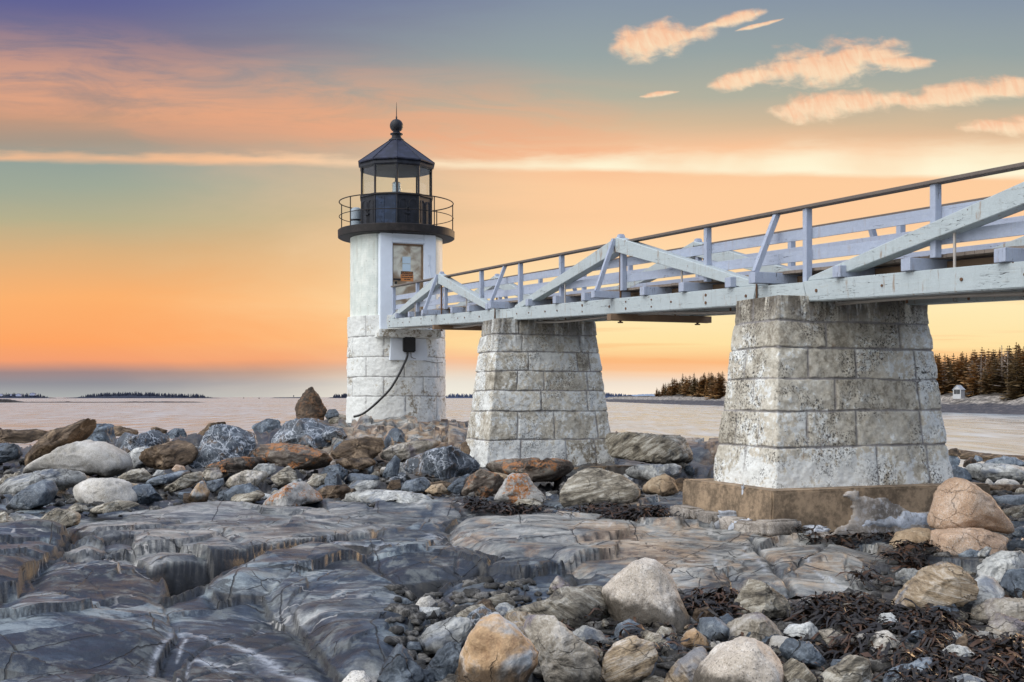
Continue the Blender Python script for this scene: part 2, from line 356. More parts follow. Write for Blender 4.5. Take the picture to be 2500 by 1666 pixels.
def bedrock_mat():
    m, t, b = new_mat('bedrock')
    c = t.n('ShaderNodeTexCoord').outputs['Object']
    def att(n): return t.n('ShaderNodeAttribute', attribute_name=n).outputs['Fac']
    warm, white, knoll, side, lightz, dark_ = att('warm'), att('white'), att('knoll'), att('side'), att('pale'), att('gravel')
    wc = t.v('ADD', c, t.v('SCALE', t.v('SUBTRACT', t.noise(c, 1.2, 4, 0.6, 0, 1), (0.5, 0.5, 0.5)), scale=0.30))
    mp = t.n('ShaderNodeMapping'); t.put(mp.inputs['Vector'], wc); mp.inputs['Rotation'].default_value = (0, 0, 0.30); mp.inputs['Scale'].default_value = (0.7, 1.7, 2.2)
    q = mp.outputs[0]
    n1 = t.noise(q, 1.5, 9, 0.70, 0.3); n2 = t.noise(q, 9.0, 7, 0.76, 0.2); n3 = t.noise(c, 60.0, 3, 0.65)
    g = t.add(t.mul(n1, 0.74), t.mul(n2, 0.26))
    big = t.noise(wc, 0.9, 5, 0.6, 0.6); tone = t.sep(t.vor(t.v('MULTIPLY', wc, (.8, .6, .2)), 1.1, 'F1', 1.0, 1))[0]
    slate = t.ramp(t.add(g, t.mul(t.sub(tone, .5), .17)), [(.39, (.003, .005, .009)), (.49, (.010, .016, .027)), (.57, (.036, .051, .072)), (.66, (.22, .255, .265))])
    pale = t.ramp(g, [(.36, (.02, .022, .026)), (.45, (.10, .105, .108)), (.54, (.26, .255, .235)), (.65, (.50, .485, .45))])
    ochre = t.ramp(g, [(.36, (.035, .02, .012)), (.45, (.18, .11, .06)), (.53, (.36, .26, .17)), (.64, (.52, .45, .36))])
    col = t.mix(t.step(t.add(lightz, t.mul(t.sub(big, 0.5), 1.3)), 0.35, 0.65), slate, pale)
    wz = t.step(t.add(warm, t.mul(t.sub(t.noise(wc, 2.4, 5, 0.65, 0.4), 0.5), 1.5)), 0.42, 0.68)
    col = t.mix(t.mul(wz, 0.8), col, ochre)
    col = t.mix(knoll, col, t.mix(t.step(t.noise(wc, 1.6, 4), .48, .6), ochre, pale))
    # weathered crust on the tops of the slabs, dark broken edges, crevice shade painted in
    crust = t.step(t.noise(wc, 3.5, 8, 0.75), 0.5, 0.6)
    col = t.mix(t.mul(crust, 0.42), col, t.mix(n1, (.10, .115, .115, 1), (.32, .33, .295, 1)))
    blk = t.mul(t.step(t.noise(t.v('MULTIPLY', wc, (1.2, 2.6, 2.)), 2.6, 8, 0.74, 0.4), 0.54, 0.62), t.step(t.noise(wc, .7, 3), .40, .55))
    col = t.mix(t.mul(blk, 0.8), col, (.012, .014, .018, 1))
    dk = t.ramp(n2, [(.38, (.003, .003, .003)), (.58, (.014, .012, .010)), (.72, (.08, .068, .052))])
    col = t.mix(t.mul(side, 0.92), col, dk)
    col = t.mix(t.mul(dark_, 0.88), col, t.mix(n2, (.006, .005, .005, 1), t.mix(t.step(n1, .4, .6), (.03, .03, .032, 1), (.13, .105, .08, 1))))
    # mineral veins and joints
    vw = t.v('ADD', c, t.v('SCALE', t.v('SUBTRACT', t.noise(c, 2.0, 4, 0.6, 0, 1), (0.5, 0.5, 0.5)), scale=0.4))
    sw = t.v('ADD', c, t.v('SCALE', t.v('SUBTRACT', t.noise(c, 3.0, 3, 0.6, 0, 1), (0.5, 0.5, 0.5)), scale=0.10))
    e1 = t.vor(t.v('MULTIPLY', sw, (1.0, 0.7, 0.3)), 0.95); e2 = t.vor(t.v('MULTIPLY', sw, (0.9, 1.3, 0.3)), 2.3)
    ck = t.m('MAXIMUM', t.step(e1, 0.008, 0.002), t.mul(t.step(e2, 0.009, 0.002), t.step(t.noise(c, 0.8, 2), 0.5, 0.58)))
    col = t.mix(t.mul(ck, 0.85), col, (.012, .011, .01, 1))
    e3 = t.vor(t.v('ADD', t.v('MULTIPLY', vw, (0.7, 2.2, 0.3)), (4., 2., 0.)), 1.1)
    vn = t.mul(t.step(e3, 0.02, 0.004), t.step(t.noise(c, 0.9, 3), 0.52, 0.62))
    col = t.mix(t.mul(vn, 0.6), col, (.45, .43, .40, 1))
    col = t.mix(t.mul(t.mul(white, .8), t.step(t.add(n2, t.mul(t.sub(t.noise(c, 5., 5, .7), .5), .8)), 0.34, 0.62)), col, (.50, .52, .55, 1))
    col = t.v('SCALE', col, scale=t.add(0.66, t.mul(n3, 0.68)))
    t.put(b.inputs['Base Color'], col)
    b.inputs['Coat Weight'].default_value = .14; b.inputs['Coat Roughness'].default_value = .22
    t.put(b.inputs['Roughness'], t.add(0.26, t.add(t.mul(n2, 0.35), t.mul(crust, .18)))); b.inputs['Specular IOR Level'].default_value = 0.5
    h = t.sub(t.add(t.mul(n1, 0.12), t.add(t.mul(n2, 0.22), t.mul(n3, 0.16))), t.mul(ck, 0.7))
    bump(t, b, h, 0.9, 0.03)
    return m

def masonry_mat(name, white_amt, white_low, dark_specks, top_shade=0.0, rust=0.5):
    m, t, b = new_mat(name); c = t.n('ShaderNodeTexCoord').outputs['Object']; gz = t.sep(t.n('ShaderNodeTexCoord').outputs['Generated'])[2]
    jt = t.n('ShaderNodeAttribute', attribute_name='joint').outputs['Fac']; sv = t.n('ShaderNodeAttribute', attribute_name='stone').outputs['Fac']
    n1 = t.noise(c, 2.4, 8, 0.68, 0.4); n2 = t.noise(c, 14.0, 6, 0.7); n3 = t.noise(c, 60.0, 3, 0.6)
    stone = t.ramp(t.add(t.add(t.mul(n1, .55), t.mul(n2, .45)), t.mul(t.sub(sv, .5), .16)), [(.34, (.25, .22, .17)), (.43, (.48, .44, .36)), (.53, (.62, .585, .50)), (.66, (.72, .70, .62))])
    stone = t.mix(t.mul(t.step(t.add(n1, t.mul(t.sub(sv, .5), .3)), .5, .62), .4), stone, (.44, .36, .25, 1))
    wm = t.step(t.add(t.add(n1, t.mul(t.sub(n2, .5), .7)), t.add(t.mul(t.sub(sv, .5), .15), t.mul(t.step(gz, .22, .12), white_low))), .62 - white_amt, .70 - white_amt)
    col = t.mix(t.mul(wm, .85), stone, t.mix(n2, (.66, .67, .64, 1), (.80, .82, .80, 1)))
    # black crusts of lichen, in drifts
    dr = t.noise(t.v('ADD', c, (3., 1., 8.)), 1.7, 5, .65)
    dk = t.mul(t.step(t.noise(c, 34.0, 6, 0.8), .52, .56), t.step(dr, .45, .58))
    dk2 = t.mul(t.step(t.noise(c, 15.0, 6, 0.78, .4), .60, .64), t.step(t.noise(t.v('ADD', c, (7., 2., 4.)), 1.3, 4, .6), .47, .6))
    dk = t.m('MAXIMUM', dk, dk2)
    col = t.mix(t.mul(dk, dark_specks), col, (.04, .035, .03, 1))
    rs = t.mul(t.step(t.noise(t.v('MULTIPLY', c, (1., 1., .45)), 7.0, 4, .7), .62, .70), t.step(t.noise(c, 1.2, 2), .5, .6))
    col = t.mix(t.mul(rs, rust), col, (.24, .12, .05, 1))
    if top_shade:   # under-deck shade painted into the top, broken into streaks
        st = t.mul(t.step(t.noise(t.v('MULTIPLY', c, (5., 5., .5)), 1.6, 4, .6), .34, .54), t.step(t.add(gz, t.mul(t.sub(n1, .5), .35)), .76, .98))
        col = t.mix(t.mul(st, top_shade), col, (.055, .04, .026, 1))
    col = t.mix(t.mul(jt, .85), col, t.mix(n2, (.10, .09, .085, 1), (.34, .32, .32, 1)))
    col = t.v('SCALE', col, scale=t.add(.76, t.mul(n3, .48)))
    t.put(b.inputs['Base Color'], col); b.inputs['Roughness'].default_value = .85
    bump(t, b, t.add(t.mul(n1, .4), t.add(t.mul(n2, .6), t.mul(n3, .2))), .7, .03)
    return m

def paint_wood(name, grain, base=(.33, .37, .46), wear=.9):
    m, t, b = new_mat(name); c = t.n('ShaderNodeTexCoord').outputs['Object']
    x, y, z = t.sep(c); c2 = t.comb(x, y, t.add(z, t.mul(x, .0404)))   # follow the fall of the bridge
    g = t.v('MULTIPLY', c2, grain)
    n1 = t.noise(g, 6.0, 7, .65, .3); n2 = t.noise(c, 9.0, 5, .65); n3 = t.noise(c, 55.0, 3)
    col = t.mix(t.step(n2, .38, .62), base, tuple(q * 1.08 for q in base))
    gy = t.step(t.add(t.mul(n1, .6), t.mul(n2, .4)), .52, .62)
    col = t.mix(t.mul(gy, wear * .7), col, (.40, .43, .42, 1))
    run = t.mul(t.step(t.noise(t.v('MULTIPLY', c, (9., 9., .9)), 1.4, 4, .6), .55, .72), t.step(n2, .42, .6))
    col = t.mix(t.mul(run, wear), col, (.30, .33, .33, 1))
    ln = t.m('ABSOLUTE', t.sub(t.noise(g, 2.6, 3, .5, .15), .5)); ck = t.mul(t.step(ln, .0045, .001), t.step(t.noise(c, 1.1, 2), .47, .55))
    col = t.mix(t.mul(ck, .9), col, (.03, .028, .03, 1))
    kn = t.mul(t.step(t.noise(c, 16.0, 2), .73, .77), wear); col = t.mix(kn, col, (.10, .06, .04, 1))
    rust = t.mul(t.step(t.noise(t.v('MULTIPLY', c, (4., 4., .8)), 3.0, 4, .6), .60, .70), .7 * wear); col = t.mix(rust, col, (.26, .17, .10, 1))
    peel = t.mul(t.step(t.noise(t.v('MULTIPLY', g, (1., .4, .4)), 9.0, 6, .75), .62, .66), t.mul(t.step(n2, .5, .6), .8 * wear)); col = t.mix(peel, col, (.20, .17, .14, 1))
    t.put(b.inputs['Base Color'], t.v('SCALE', col, scale=t.add(.86, t.mul(n3, .28)))); b.inputs['Roughness'].default_value = .6
    bump(t, b, t.sub(t.add(t.mul(n1, .5), t.mul(n3, .2)), t.mul(ck, 1.0)), .5, .012)
    return m

def brick_paint():
    m, t, b = new_mat('white_painted_brick'); c = t.n('ShaderNodeTexCoord').outputs['Object']; x, y, z = t.sep(c)
    a = t.m('ARCTAN2', x, t.mul(y, -1.0)); br = t.n('ShaderNodeTexBrick')
    t.put(br.inputs['Vector'], t.comb(t.mul(a, 1.45), z, 0.0)); br.inputs['Scale'].default_value = 1.0
    br.inputs['Brick Width'].default_value = .21; br.inputs['Row Height'].default_value = .072; br.inputs['Mortar Size'].default_value = .006; br.inputs['Mortar Smooth'].default_value = .6
    n1 = t.noise(c, 2.0, 6, .65); n2 = t.noise(t.v('MULTIPLY', c, (6., 6., .7)), 1.4, 5, .65); n3 = t.noise(c, 40., 3)
    col = t.mix(t.step(n1, .4, .62), (.56, .60, .55, 1), (.70, .72, .66, 1))
    col = t.mix(t.mul(t.step(n2, .50, .72), .5), col, (.44, .42, .34, 1))
    rs = t.mul(t.step(n2, .62, .74), t.mul(t.step(z, 7.0, 8.1), .55)); col = t.mix(rs, col, (.42, .22, .11, 1))
    sp = t.step(t.noise(t.v('MULTIPLY', c, (1., 1., 1.6)), 13.0, 3, .65), .66, .71); col = t.mix(t.mul(sp, .75), col, (.07, .06, .055, 1))
    col = t.mix(t.mul(br.outputs['Fac'], .16), col, (.35, .36, .36, 1))
    t.put(b.inputs['Base Color'], col); b.inputs['Roughness'].default_value = .55
    bump(t, b, t.add(t.mul(t.sub(1.0, br.outputs['Fac']), .6), t.add(t.mul(n1, .5), t.mul(n3, .15))), .35, .012)
    return m

def concrete_mat(name, base, stain=None):
    m, t, b = new_mat(name); c = t.n('ShaderNodeTexCoord').outputs['Object']
    n1 = t.noise(c, 2.2, 7, .65); n2 = t.noise(c, 90.0, 3, .7); n3 = t.noise(c, 14.0, 5, .7)
    base = t.mix(t.step(t.add(t.mul(n1, .6), t.mul(n3, .4)), .40, .60), tuple(q * .5 for q in base), tuple(min(.8, q * 1.25) for q in base))
    col = t.v('SCALE', base, scale=t.add(.2, t.add(t.mul(n1, .8), t.add(t.mul(n2, .5), t.mul(n3, .35)))))
    ag = t.step(n2, .60, .66); col = t.mix(t.mul(ag, .45), col, (.06, .05, .04, 1))
    if stain: col = t.mix(t.mul(t.step(n3, .52, .64), .6), col, stain)
    t.put(b.inputs['Base Color'], col); b.inputs['Roughness'].default_value = .9
    bump(t, b, t.add(t.mul(n3, .4), t.mul(n2, .5)), .7, .02)
    return m

def black_paint(name, base=(.018, .020, .026), rough=.28, rust=.3):
    m, t, b = new_mat(name); c = t.n('ShaderNodeTexCoord').outputs['Object']
    n1 = t.noise(c, 5.0, 6, .65); n2 = t.noise(t.v('MULTIPLY', c, (10., 10., 1.2)), 1.4, 4, .6)
    col = t.mix(t.step(n1, .45, .62), base, tuple(q * 1.9 for q in base))
    col = t.mix(t.mul(t.step(n2, .62, .75), rust), col, (.16, .13, .10, 1))
    t.put(b.inputs['Base Color'], col); t.put(b.inputs['Roughness'], t.add(rough, t.mul(n1, .25))); b.inputs['Specular IOR Level'].default_value = .28
    bump(t, b, n1, .12, .01)
    return m

def door_metal():
    m, t, b = new_mat('bronze_door_metal'); c = t.n('ShaderNodeTexCoord').outputs['Object']
    n1 = t.noise(t.v('MULTIPLY', c, (1., 1., 1.)), 2.6, 4, .5, .6); n2 = t.noise(c, 30., 4)
    col = t.mix(t.step(n1, .35, .65), (.36, .25, .16, 1), (.82, .76, .60, 1))
    t.put(b.inputs['Base Color'], col); b.inputs['Metallic'].default_value = .75; t.put(b.inputs['Roughness'], t.add(.30, t.mul(n2, .15)))
    bump(t, b, t.noise(c, 2.2, 2), .35, .06)
    return m

def glass_mat():
    m = bpy.data.materials.new('lantern_glass'); m.use_nodes = True; t = NT(m.node_tree)
    tr = t.n('ShaderNodeBsdfTransparent'); tr.inputs[0].default_value = (.98, .99, .98, 1); gl = t.n('ShaderNodeBsdfGlossy'); gl.inputs['Roughness'].default_value = .03
    lw = t.n('ShaderNodeLayerWeight'); lw.inputs[0].default_value = .25
    mx = t.n('ShaderNodeMixShader'); t.put(mx.inputs[0], t.m('MINIMUM', t.add(t.mul(lw.outputs['Fresnel'], .12), .01), .2)); t.t.links.new(tr.outputs[0], mx.inputs[1]); t.t.links.new(gl.outputs[0], mx.inputs[2])
    o = t.n('ShaderNodeOutputMaterial'); t.t.links.new(mx.outputs[0], o.inputs[0]); return m

def water_mat():
    m = bpy.data.materials.new('sea_water'); m.use_nodes = True; t = NT(m.node_tree)
    c = t.n('ShaderNodeTexCoord').outputs['Object']
    a = t.noise(t.v('MULTIPLY', c, (.35, 1.0, 1.)), 1.3, 4, .6, .3); c3 = t.noise(t.v('MULTIPLY', c, (.45, .07, 1.)), 1.0, 5, .7, .4); c4 = t.noise(t.v('MULTIPLY', c, (.02, .012, 1.)), 1.0, 3, .6)
    gl = t.n('ShaderNodeBsdfGlossy'); gl.inputs[0].default_value = (.92, .935, .90, 1)      # fully ruffled water seen at a glancing angle mirrors the whole low sky
    t.put(gl.inputs['Roughness'], t.add(.30, t.add(t.mul(t.sub(c3, .5), .55), t.mul(t.sub(c4, .5), .25))))
    x = t.n('ShaderNodeBump'); x.inputs['Strength'].default_value = .5; x.inputs['Distance'].default_value = .03; t.put(x.inputs['Height'], t.add(t.mul(a, .4), t.mul(c3, 1.0))); t.put(gl.inputs['Normal'], x.outputs[0])
    df = t.n('ShaderNodeBsdfDiffuse'); df.inputs[0].default_value = (.05, .07, .08, 1)
    mx = t.n('ShaderNodeMixShader'); c5 = t.noise(t.v('MULTIPLY', c, (1.0, .16, 1.)), 1.0, 4, .65, .3); t.put(mx.inputs[0], t.add(.74, t.add(t.mul(t.step(c3, .38, .62), .14), t.mul(t.step(c5, .36, .58), .11)))); t.t.links.new(df.outputs[0], mx.inputs[1]); t.t.links.new(gl.outputs[0], mx.inputs[2])
    o = t.n('ShaderNodeOutputMaterial'); t.t.links.new(mx.outputs[0], o.inputs[0]); return m

M = dict(
 bedrock=bedrock_mat(), water=water_mat(), glass=glass_mat(), door=door_metal(), brick=brick_paint(),
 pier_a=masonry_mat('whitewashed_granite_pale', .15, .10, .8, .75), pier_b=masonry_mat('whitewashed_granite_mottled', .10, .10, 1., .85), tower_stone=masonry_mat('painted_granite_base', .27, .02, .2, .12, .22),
 beam=paint_wood('painted_timber_beam', (.35, 4., 5.), (.40, .45, .46), 1.0), post=paint_wood('painted_timber_post', (5., 5., .4), wear=.3), board=paint_wood('painted_rail_board', (.3, 5., 6.), wear=.3),
 cap=flat_mat('weathered_handrail', (.13, .105, .09), .8), deck=flat_mat('weathered_deck_boards', (.20, .16, .13), .85), brown=flat_mat('bare_brown_timber', (.20, .13, .08), .85, var=.4, scale=5.),
 concrete=concrete_mat('tan_concrete', (.27, .195, .125)), mortar=concrete_mat('white_mortar', (.52, .55, .60), (.20, .18, .15, 1)), mortar_grey=concrete_mat('grey_mortar', (.34, .30, .26), (.50, .52, .56, 1)), greystone=rock_mat('rubble_granite', (.08, .07, .06), (.30, .26, .22), (.46, .42, .37), speck=.5, crack=.2),
 panelwhite=flat_mat('white_door_surround', (.68, .73, .79), .5, var=.12, scale=4.), black=black_paint('black_iron_paint', (.010, .011, .015), .38, .3), blackroof=black_paint('black_roof_paint', (.014, .016, .030), .42, .1), railblack=black_paint('black_railing_paint', (.014, .011, .010), .5, .3),
 sheet=black_paint('blue_black_sheet', (.012, .022, .045), .22, .1), ceil=flat_mat('grey_lantern_ceiling', (.36, .42, .43), .5, var=.1), drum=flat_mat('grey_white_drum', (.27, .32, .36), .45, var=.12),
 iron=flat_mat('rusty_iron', (.14, .07, .035), .7, .3, var=.5, scale=14.), rubber=flat_mat('black_rubber', (.012, .012, .012), .45), wire=flat_mat('dull_wire', (.10, .08, .06), .6),
 lens=flat_mat('lens_crystal', (.70, .78, .84), .08, .35, var=.1), paper=flat_mat('blue_white_notice', (.48, .60, .68), .5, var=.06), orange=flat_mat('orange_sign', (.52, .20, .055), .5, var=.08), ink=flat_mat('black_sign_print', (.02, .012, .01), .5, var=.1),
 pipe=flat_mat('galvanised_pipe', (.42, .38, .34), .5, .3),
 crown=flat_mat('spruce_needles', (.28, .15, .046), .9, var=.5, scale=.8), crown2=flat_mat('spruce_needles_olive', (.17, .11, .042), .9, var=.5, scale=.8), dead=flat_mat('bare_grey_twigs', (.24, .19, .15), .9, var=.4, scale=.8), bark=flat_mat('spruce_bark', (.16, .12, .09), .9),
 farwood=flat_mat('far_dark_spruce', (.012, .017, .036), 1., var=.4, scale=.05), farwood2=flat_mat('far_haze_spruce', (.035, .05, .095), 1., var=.3, scale=.05), ridge=flat_mat('far_haze_ridge', (.20, .25, .33), 1., var=.1, scale=.01),  # blue of far woods and ridge is distance haze painted into the colour
 weedrock=flat_mat('weedy_reef', (.018, .014, .012), .9, var=.5, scale=.3), housewhite=flat_mat('white_clapboard', (.42, .42, .42), .6, var=.2), houseroof=flat_mat('pale_grey_shingle', (.36, .38, .41), .7, var=.1), housedark=flat_mat('dark_window_glass', (.03, .03, .035), .2),
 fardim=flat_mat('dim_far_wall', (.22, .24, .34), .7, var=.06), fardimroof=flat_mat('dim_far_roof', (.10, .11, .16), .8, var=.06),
 weed=flat_mat('dark_rockweed', (.012, .008, .006), .5, var=.6, scale=6.), weedr=flat_mat('red_brown_rockweed', (.06, .026, .010), .55, var=.6, scale=6.),
 pebble=rock_mat('shingle', (.008, .008, .008), (.035, .032, .028), (.17, .16, .145), crack=0, scale=5., contrast=1.3),
)
def headland_mat():
    m, t, b = new_mat('headland_ground'); c = t.n('ShaderNodeTexCoord').outputs['Object']; z = t.sep(c)[2]
    n = t.noise(c, .5, 6, .7); n2 = t.noise(t.v('MULTIPLY', c, (1., 1., 2.5)), .9, 6, .75)
    zz = t.add(z, t.mul(t.sub(n, .5), 1.6))
    lo = t.ramp(n2, [(.35, (.02, .02, .03)), (.55, (.065, .06, .065)), (.72, (.20, .17, .15))])
    hi = t.ramp(n2, [(.38, (.05, .045, .04)), (.52, (.24, .21, .18)), (.66, (.52, .47, .41))])
    col = t.mix(t.step(zz, 1.5, 1.9), lo, hi); col = t.mix(t.step(zz, 3.0, 3.5), col, (.035, .026, .016, 1))
    t.put(b.inputs['Base Color'], col); b.inputs['Roughness'].default_value = .9; bump(t, b, n2, .8, .4); return m
M['headland'] = headland_mat()
# ------------------------------------------------------------------ the rocky point: one sheet of bedrock
rng = np.random.default_rng(7); random.seed(11)
CTRL = np.array([(-9, 2, 1.5), (0, 1, 1.4), (9, 2, 1.2), (-3, 5, 1.5), (0, 5, 1.3), (3, 5, 1.0), (6, 5, 1.08), (-7, 6, 1.5), (10, 7, 1.2),
 (-4, 8, 1.46), (-1, 8, 1.38), (1, 8, 1.06), (.2, 6.8, 1.04), (1.6, 6.4, .98), (4, 8, 1.04), (7, 8, 1.1), (-9, 12, 1.45), (-5, 12, 1.45), (-2, 12, 1.42), (0, 11, 1.38), (2, 11, 1.30), (2, 12.6, 1.38), (4, 12.5, 1.24), (3.2, 13.5, 1.2), (4.4, 13.8, 1.2), (7, 12, 1.22), (12, 12, 1.3),
 (-12, 17, 1.4), (-7, 17, 1.36), (-3, 17, 1.36), (0, 17, 1.38), (3, 16, 1.34), (6, 16, 1.34), (9, 16, 1.42), (15, 17, 1.4), (-8, 20, 1.38), (-4, 20, 1.36), (0, 20, 1.36), (4, 20, 1.5), (8, 20, 1.6), (14, 22, 1.7),
 (-16, 24, 1.6), (-10, 24, 1.65), (-6, 24, 1.65), (-3, 24, 1.62), (0.5, 24, 1.56), (4, 24, 1.68), (9, 24, 1.9), (13, 25, 1.5), (-18, 28, 1.7), (-12, 28, 1.95), (-8, 28, 2.0), (-5, 28, 2.02), (-2, 28, 2.0), (0.5, 28, 1.95), (3, 28, 2.1), (6, 28, 2.0), (10, 28, .9),
 (-20, 32, .6), (-14, 31.5, 1.5), (-8, 32, 2.1), (-5.5, 33, 2.38), (-3.5, 34, 2.46), (-3.7, 37, 2.46), (-1.5, 34.5, 2.38), (.5, 33, 2.15), (3.5, 32, 1.7), (7, 32, .5), (12, 31, -.4),
 (-18, 37, -.6), (-10, 39, -.4), (-6, 40, .3), (-3, 42, -.4), (2, 40, -.6), (8, 37, -.8), (16, 28, .2), (18, 34, -.8), (-25, 34, -.8), (0, 46, -1), (-14, 46, -1), (14, 46, -1), (25, 24, -.2), (24, 14, 1.), (-24, 20, .9), (-26, 28, -.2), (-22, 10, 1.4), (20, 6, 1.2)], float)
def base_z(X, Y):
    X = np.asarray(X, float); Y = np.asarray(Y, float); sh = X.shape; X = X.ravel(); Y = Y.ravel()
    out = np.empty(len(X))
    for i in range(0, len(X), 40000):
        x, y = X[i:i + 40000, None], Y[i:i + 40000, None]
        s = 1.15 + 0.05 * y
        d = ((x - CTRL[:, 0]) ** 2 + (y - CTRL[:, 1]) ** 2) / (s * s)
        d -= d.min(1, keepdims=True)
        w = np.exp(-0.5 * d)
        out[i:i + 40000] = (w * CTRL[:, 2]).sum(1) / w.sum(1)
    return out.reshape(sh)
def hit(px, py, dz=0.0):
    """where the ground lies that the photograph shows at this pixel"""
    px = np.asarray(px, float); py = np.asarray(py, float); z = np.full(px.shape, 1.45)
    for _ in range(25):
        Y = np.clip((CZ - z) * F / np.maximum(py - HY, 8), 4, 40); X = (px - CX) / F * Y
        z = 0.5 * z + 0.5 * (base_z(X, Y) + dz)
    return X, Y
ZOOM = {'L': (0, 900, 2.6144), 'M': (700, 920, 2.353), 'A': (0, 1200, 2.6144), 'B': (800, 1200, 2.6144), 'C': (1600, 1200, 2.6144), 'P': (1600, 700, 2.412), 'R': (2250, 1030, 4.236)}
def zpx(zid, pts):
    ox, oy, s = ZOOM[zid]; p = np.asarray(pts, float) / s; return p + (ox, oy)

def poly_sd(X, Y, P):
    """signed distance to polygon, positive inside"""
    d2 = np.full(X.shape, 1e9); ins = np.zeros(X.shape, bool); n = len(P)
    for i in range(n):
        ax, ay = P[i]; bx, by = P[(i + 1) % n]; ex, ey = bx - ax, by - ay
        t = np.clip(((X - ax) * ex + (Y - ay) * ey) / (ex * ex + ey * ey + 1e-12), 0, 1)
        d2 = np.minimum(d2, (X - ax - t * ex) ** 2 + (Y - ay - t * ey) ** 2)
        c = (ay > Y) != (by > Y)
        ins ^= c & (X < (bx - ax) * (Y - ay) / (by - ay + 1e-12) + ax)
    return np.where(ins, 1, -1) * np.sqrt(d2)
def line_d(X, Y, P):
    d2 = np.full(X.shape, 1e9); tt = np.zeros(X.shape)
    for i in range(len(P) - 1):
        ax, ay = P[i]; bx, by = P[i + 1]; ex, ey = bx - ax, by - ay
        t = np.clip(((X - ax) * ex + (Y - ay) * ey) / (ex * ex + ey * ey + 1e-12), 0, 1)
        dd = (X - ax - t * ex) ** 2 + (Y - ay - t * ey) ** 2
        tt = np.where(dd < d2, (i + t) / (len(P) - 1), tt); d2 = np.minimum(d2, dd)
    return np.sqrt(d2), tt

# slabs of the ledge: outline, height of the step, width of the rounded edge, paleness, warmth
SLABS = [
 ('A', [(280, 450), (400, 415), (700, 415), (900, 440), (985, 560), (995, 650), (1045, 770), (1058, 870), (950, 1000), (915, 1130), (640, 1150), (0, 1090), (-400, 1080), (-400, 860), (0, 840), (80, 700), (230, 610)], .26, .28, .15, 0),
 ('A', [(-400, 1100), (0, 1100), (640, 1160), (920, 1145), (1120, 1190), (1130, 1500), (-400, 1500)], .25, .06, .35, .1),
 ('A', [(1010, 655), (1290, 575), (1375, 655), (1540, 615), (1640, 620), (1850, 800), (2090, 1070), (2130, 1200), (2050, 1500), (1150, 1500), (1150, 1190), (1165, 1150), (925, 1135), (960, 1000), (1070, 870), (1055, 760)], .22, .16, .12, 0),
 ('A', [(1340, 590), (1480, 485), (1600, 440), (1990, 352), (2140, 372), (2300, 430), (2520, 560), (2700, 800), (2690, 930), (2620, 1050), (2420, 1150), (2200, 1130), (2060, 900), (1870, 760), (1680, 600), (1540, 600)], .32, .38, .36, 0),
 ('A', [(-400, 240), (0, 230), (400, 252), (310, 400), (250, 450), (110, 560), (95, 680), (0, 690), (-400, 720)], .30, .22, .15, .1),
 ('A', [(455, 390), (500, 285), (640, 290), (640, 405), (560, 415)], .24, .18, .55, 0), ('A', [(650, 405), (660, 300), (800, 288), (868, 310), (880, 400), (760, 410)], .22, .2, .5, 0),
 ('A', [(875, 325), (940, 265), (1080, 258), (1390, 270), (1500, 340), (1590, 388), (1440, 408), (1050, 440), (970, 460), (905, 405)], .30, .16, .6, .05),
 ('A', [(485, 200), (505, 145), (1040, 80), (1490, 78), (1540, 100), (2050, 140), (2353, 200), (2450, 215), (2340, 260), (2060, 292), (1900, 322), (1610, 382), (1400, 265), (940, 258), (690, 280), (580, 258)], .27, .14, .6, .1),
 ('B', [(235, 420), (380, 370), (600, 322), (900, 335), (1015, 460), (820, 500), (640, 512), (460, 515)], .24, .25, .3, .05),
 ('B', [(0, 225), (200, 200), (420, 180), (700, 190), (760, 240), (640, 300), (380, 352), (100, 350), (0, 330)], .22, .12, .35, .35),
 ('B', [(760, 212), (850, 162), (1250, 140), (1800, 160), (2353, 262), (2992, 300), (3880, 430), (3640, 530), (3500, 620), (3620, 700), (3530, 780), (3090, 800), (2780, 620), (2600, 590), (2250, 640), (1830, 565), (1600, 470), (1400, 420), (1100, 400), (830, 310)], .30, .45, .80, .45),
 ('B', [(730, 600), (830, 530), (950, 510), (1050, 560), (1110, 680), (1110, 750), (960, 830), (760, 800), (700, 740), (780, 690)], .22, .12, .12, 0),
 ('B', [(1060, 440), (1180, 405), (1420, 430), (1560, 500), (1400, 620), (1330, 690), (1150, 640), (1050, 540)], .20, .12, .25, .1),
 ('B', [(420, 660), (520, 600), (700, 620), (680, 700), (500, 770)], .15, .1, .2, 0),
 ('B', [(0, 85), (330, 90), (640, 95), (1000, 100), (1200, 140), (860, 155), (700, 185), (400, 170), (180, 205), (60, 190)], .2, .1, .5, .35),
]
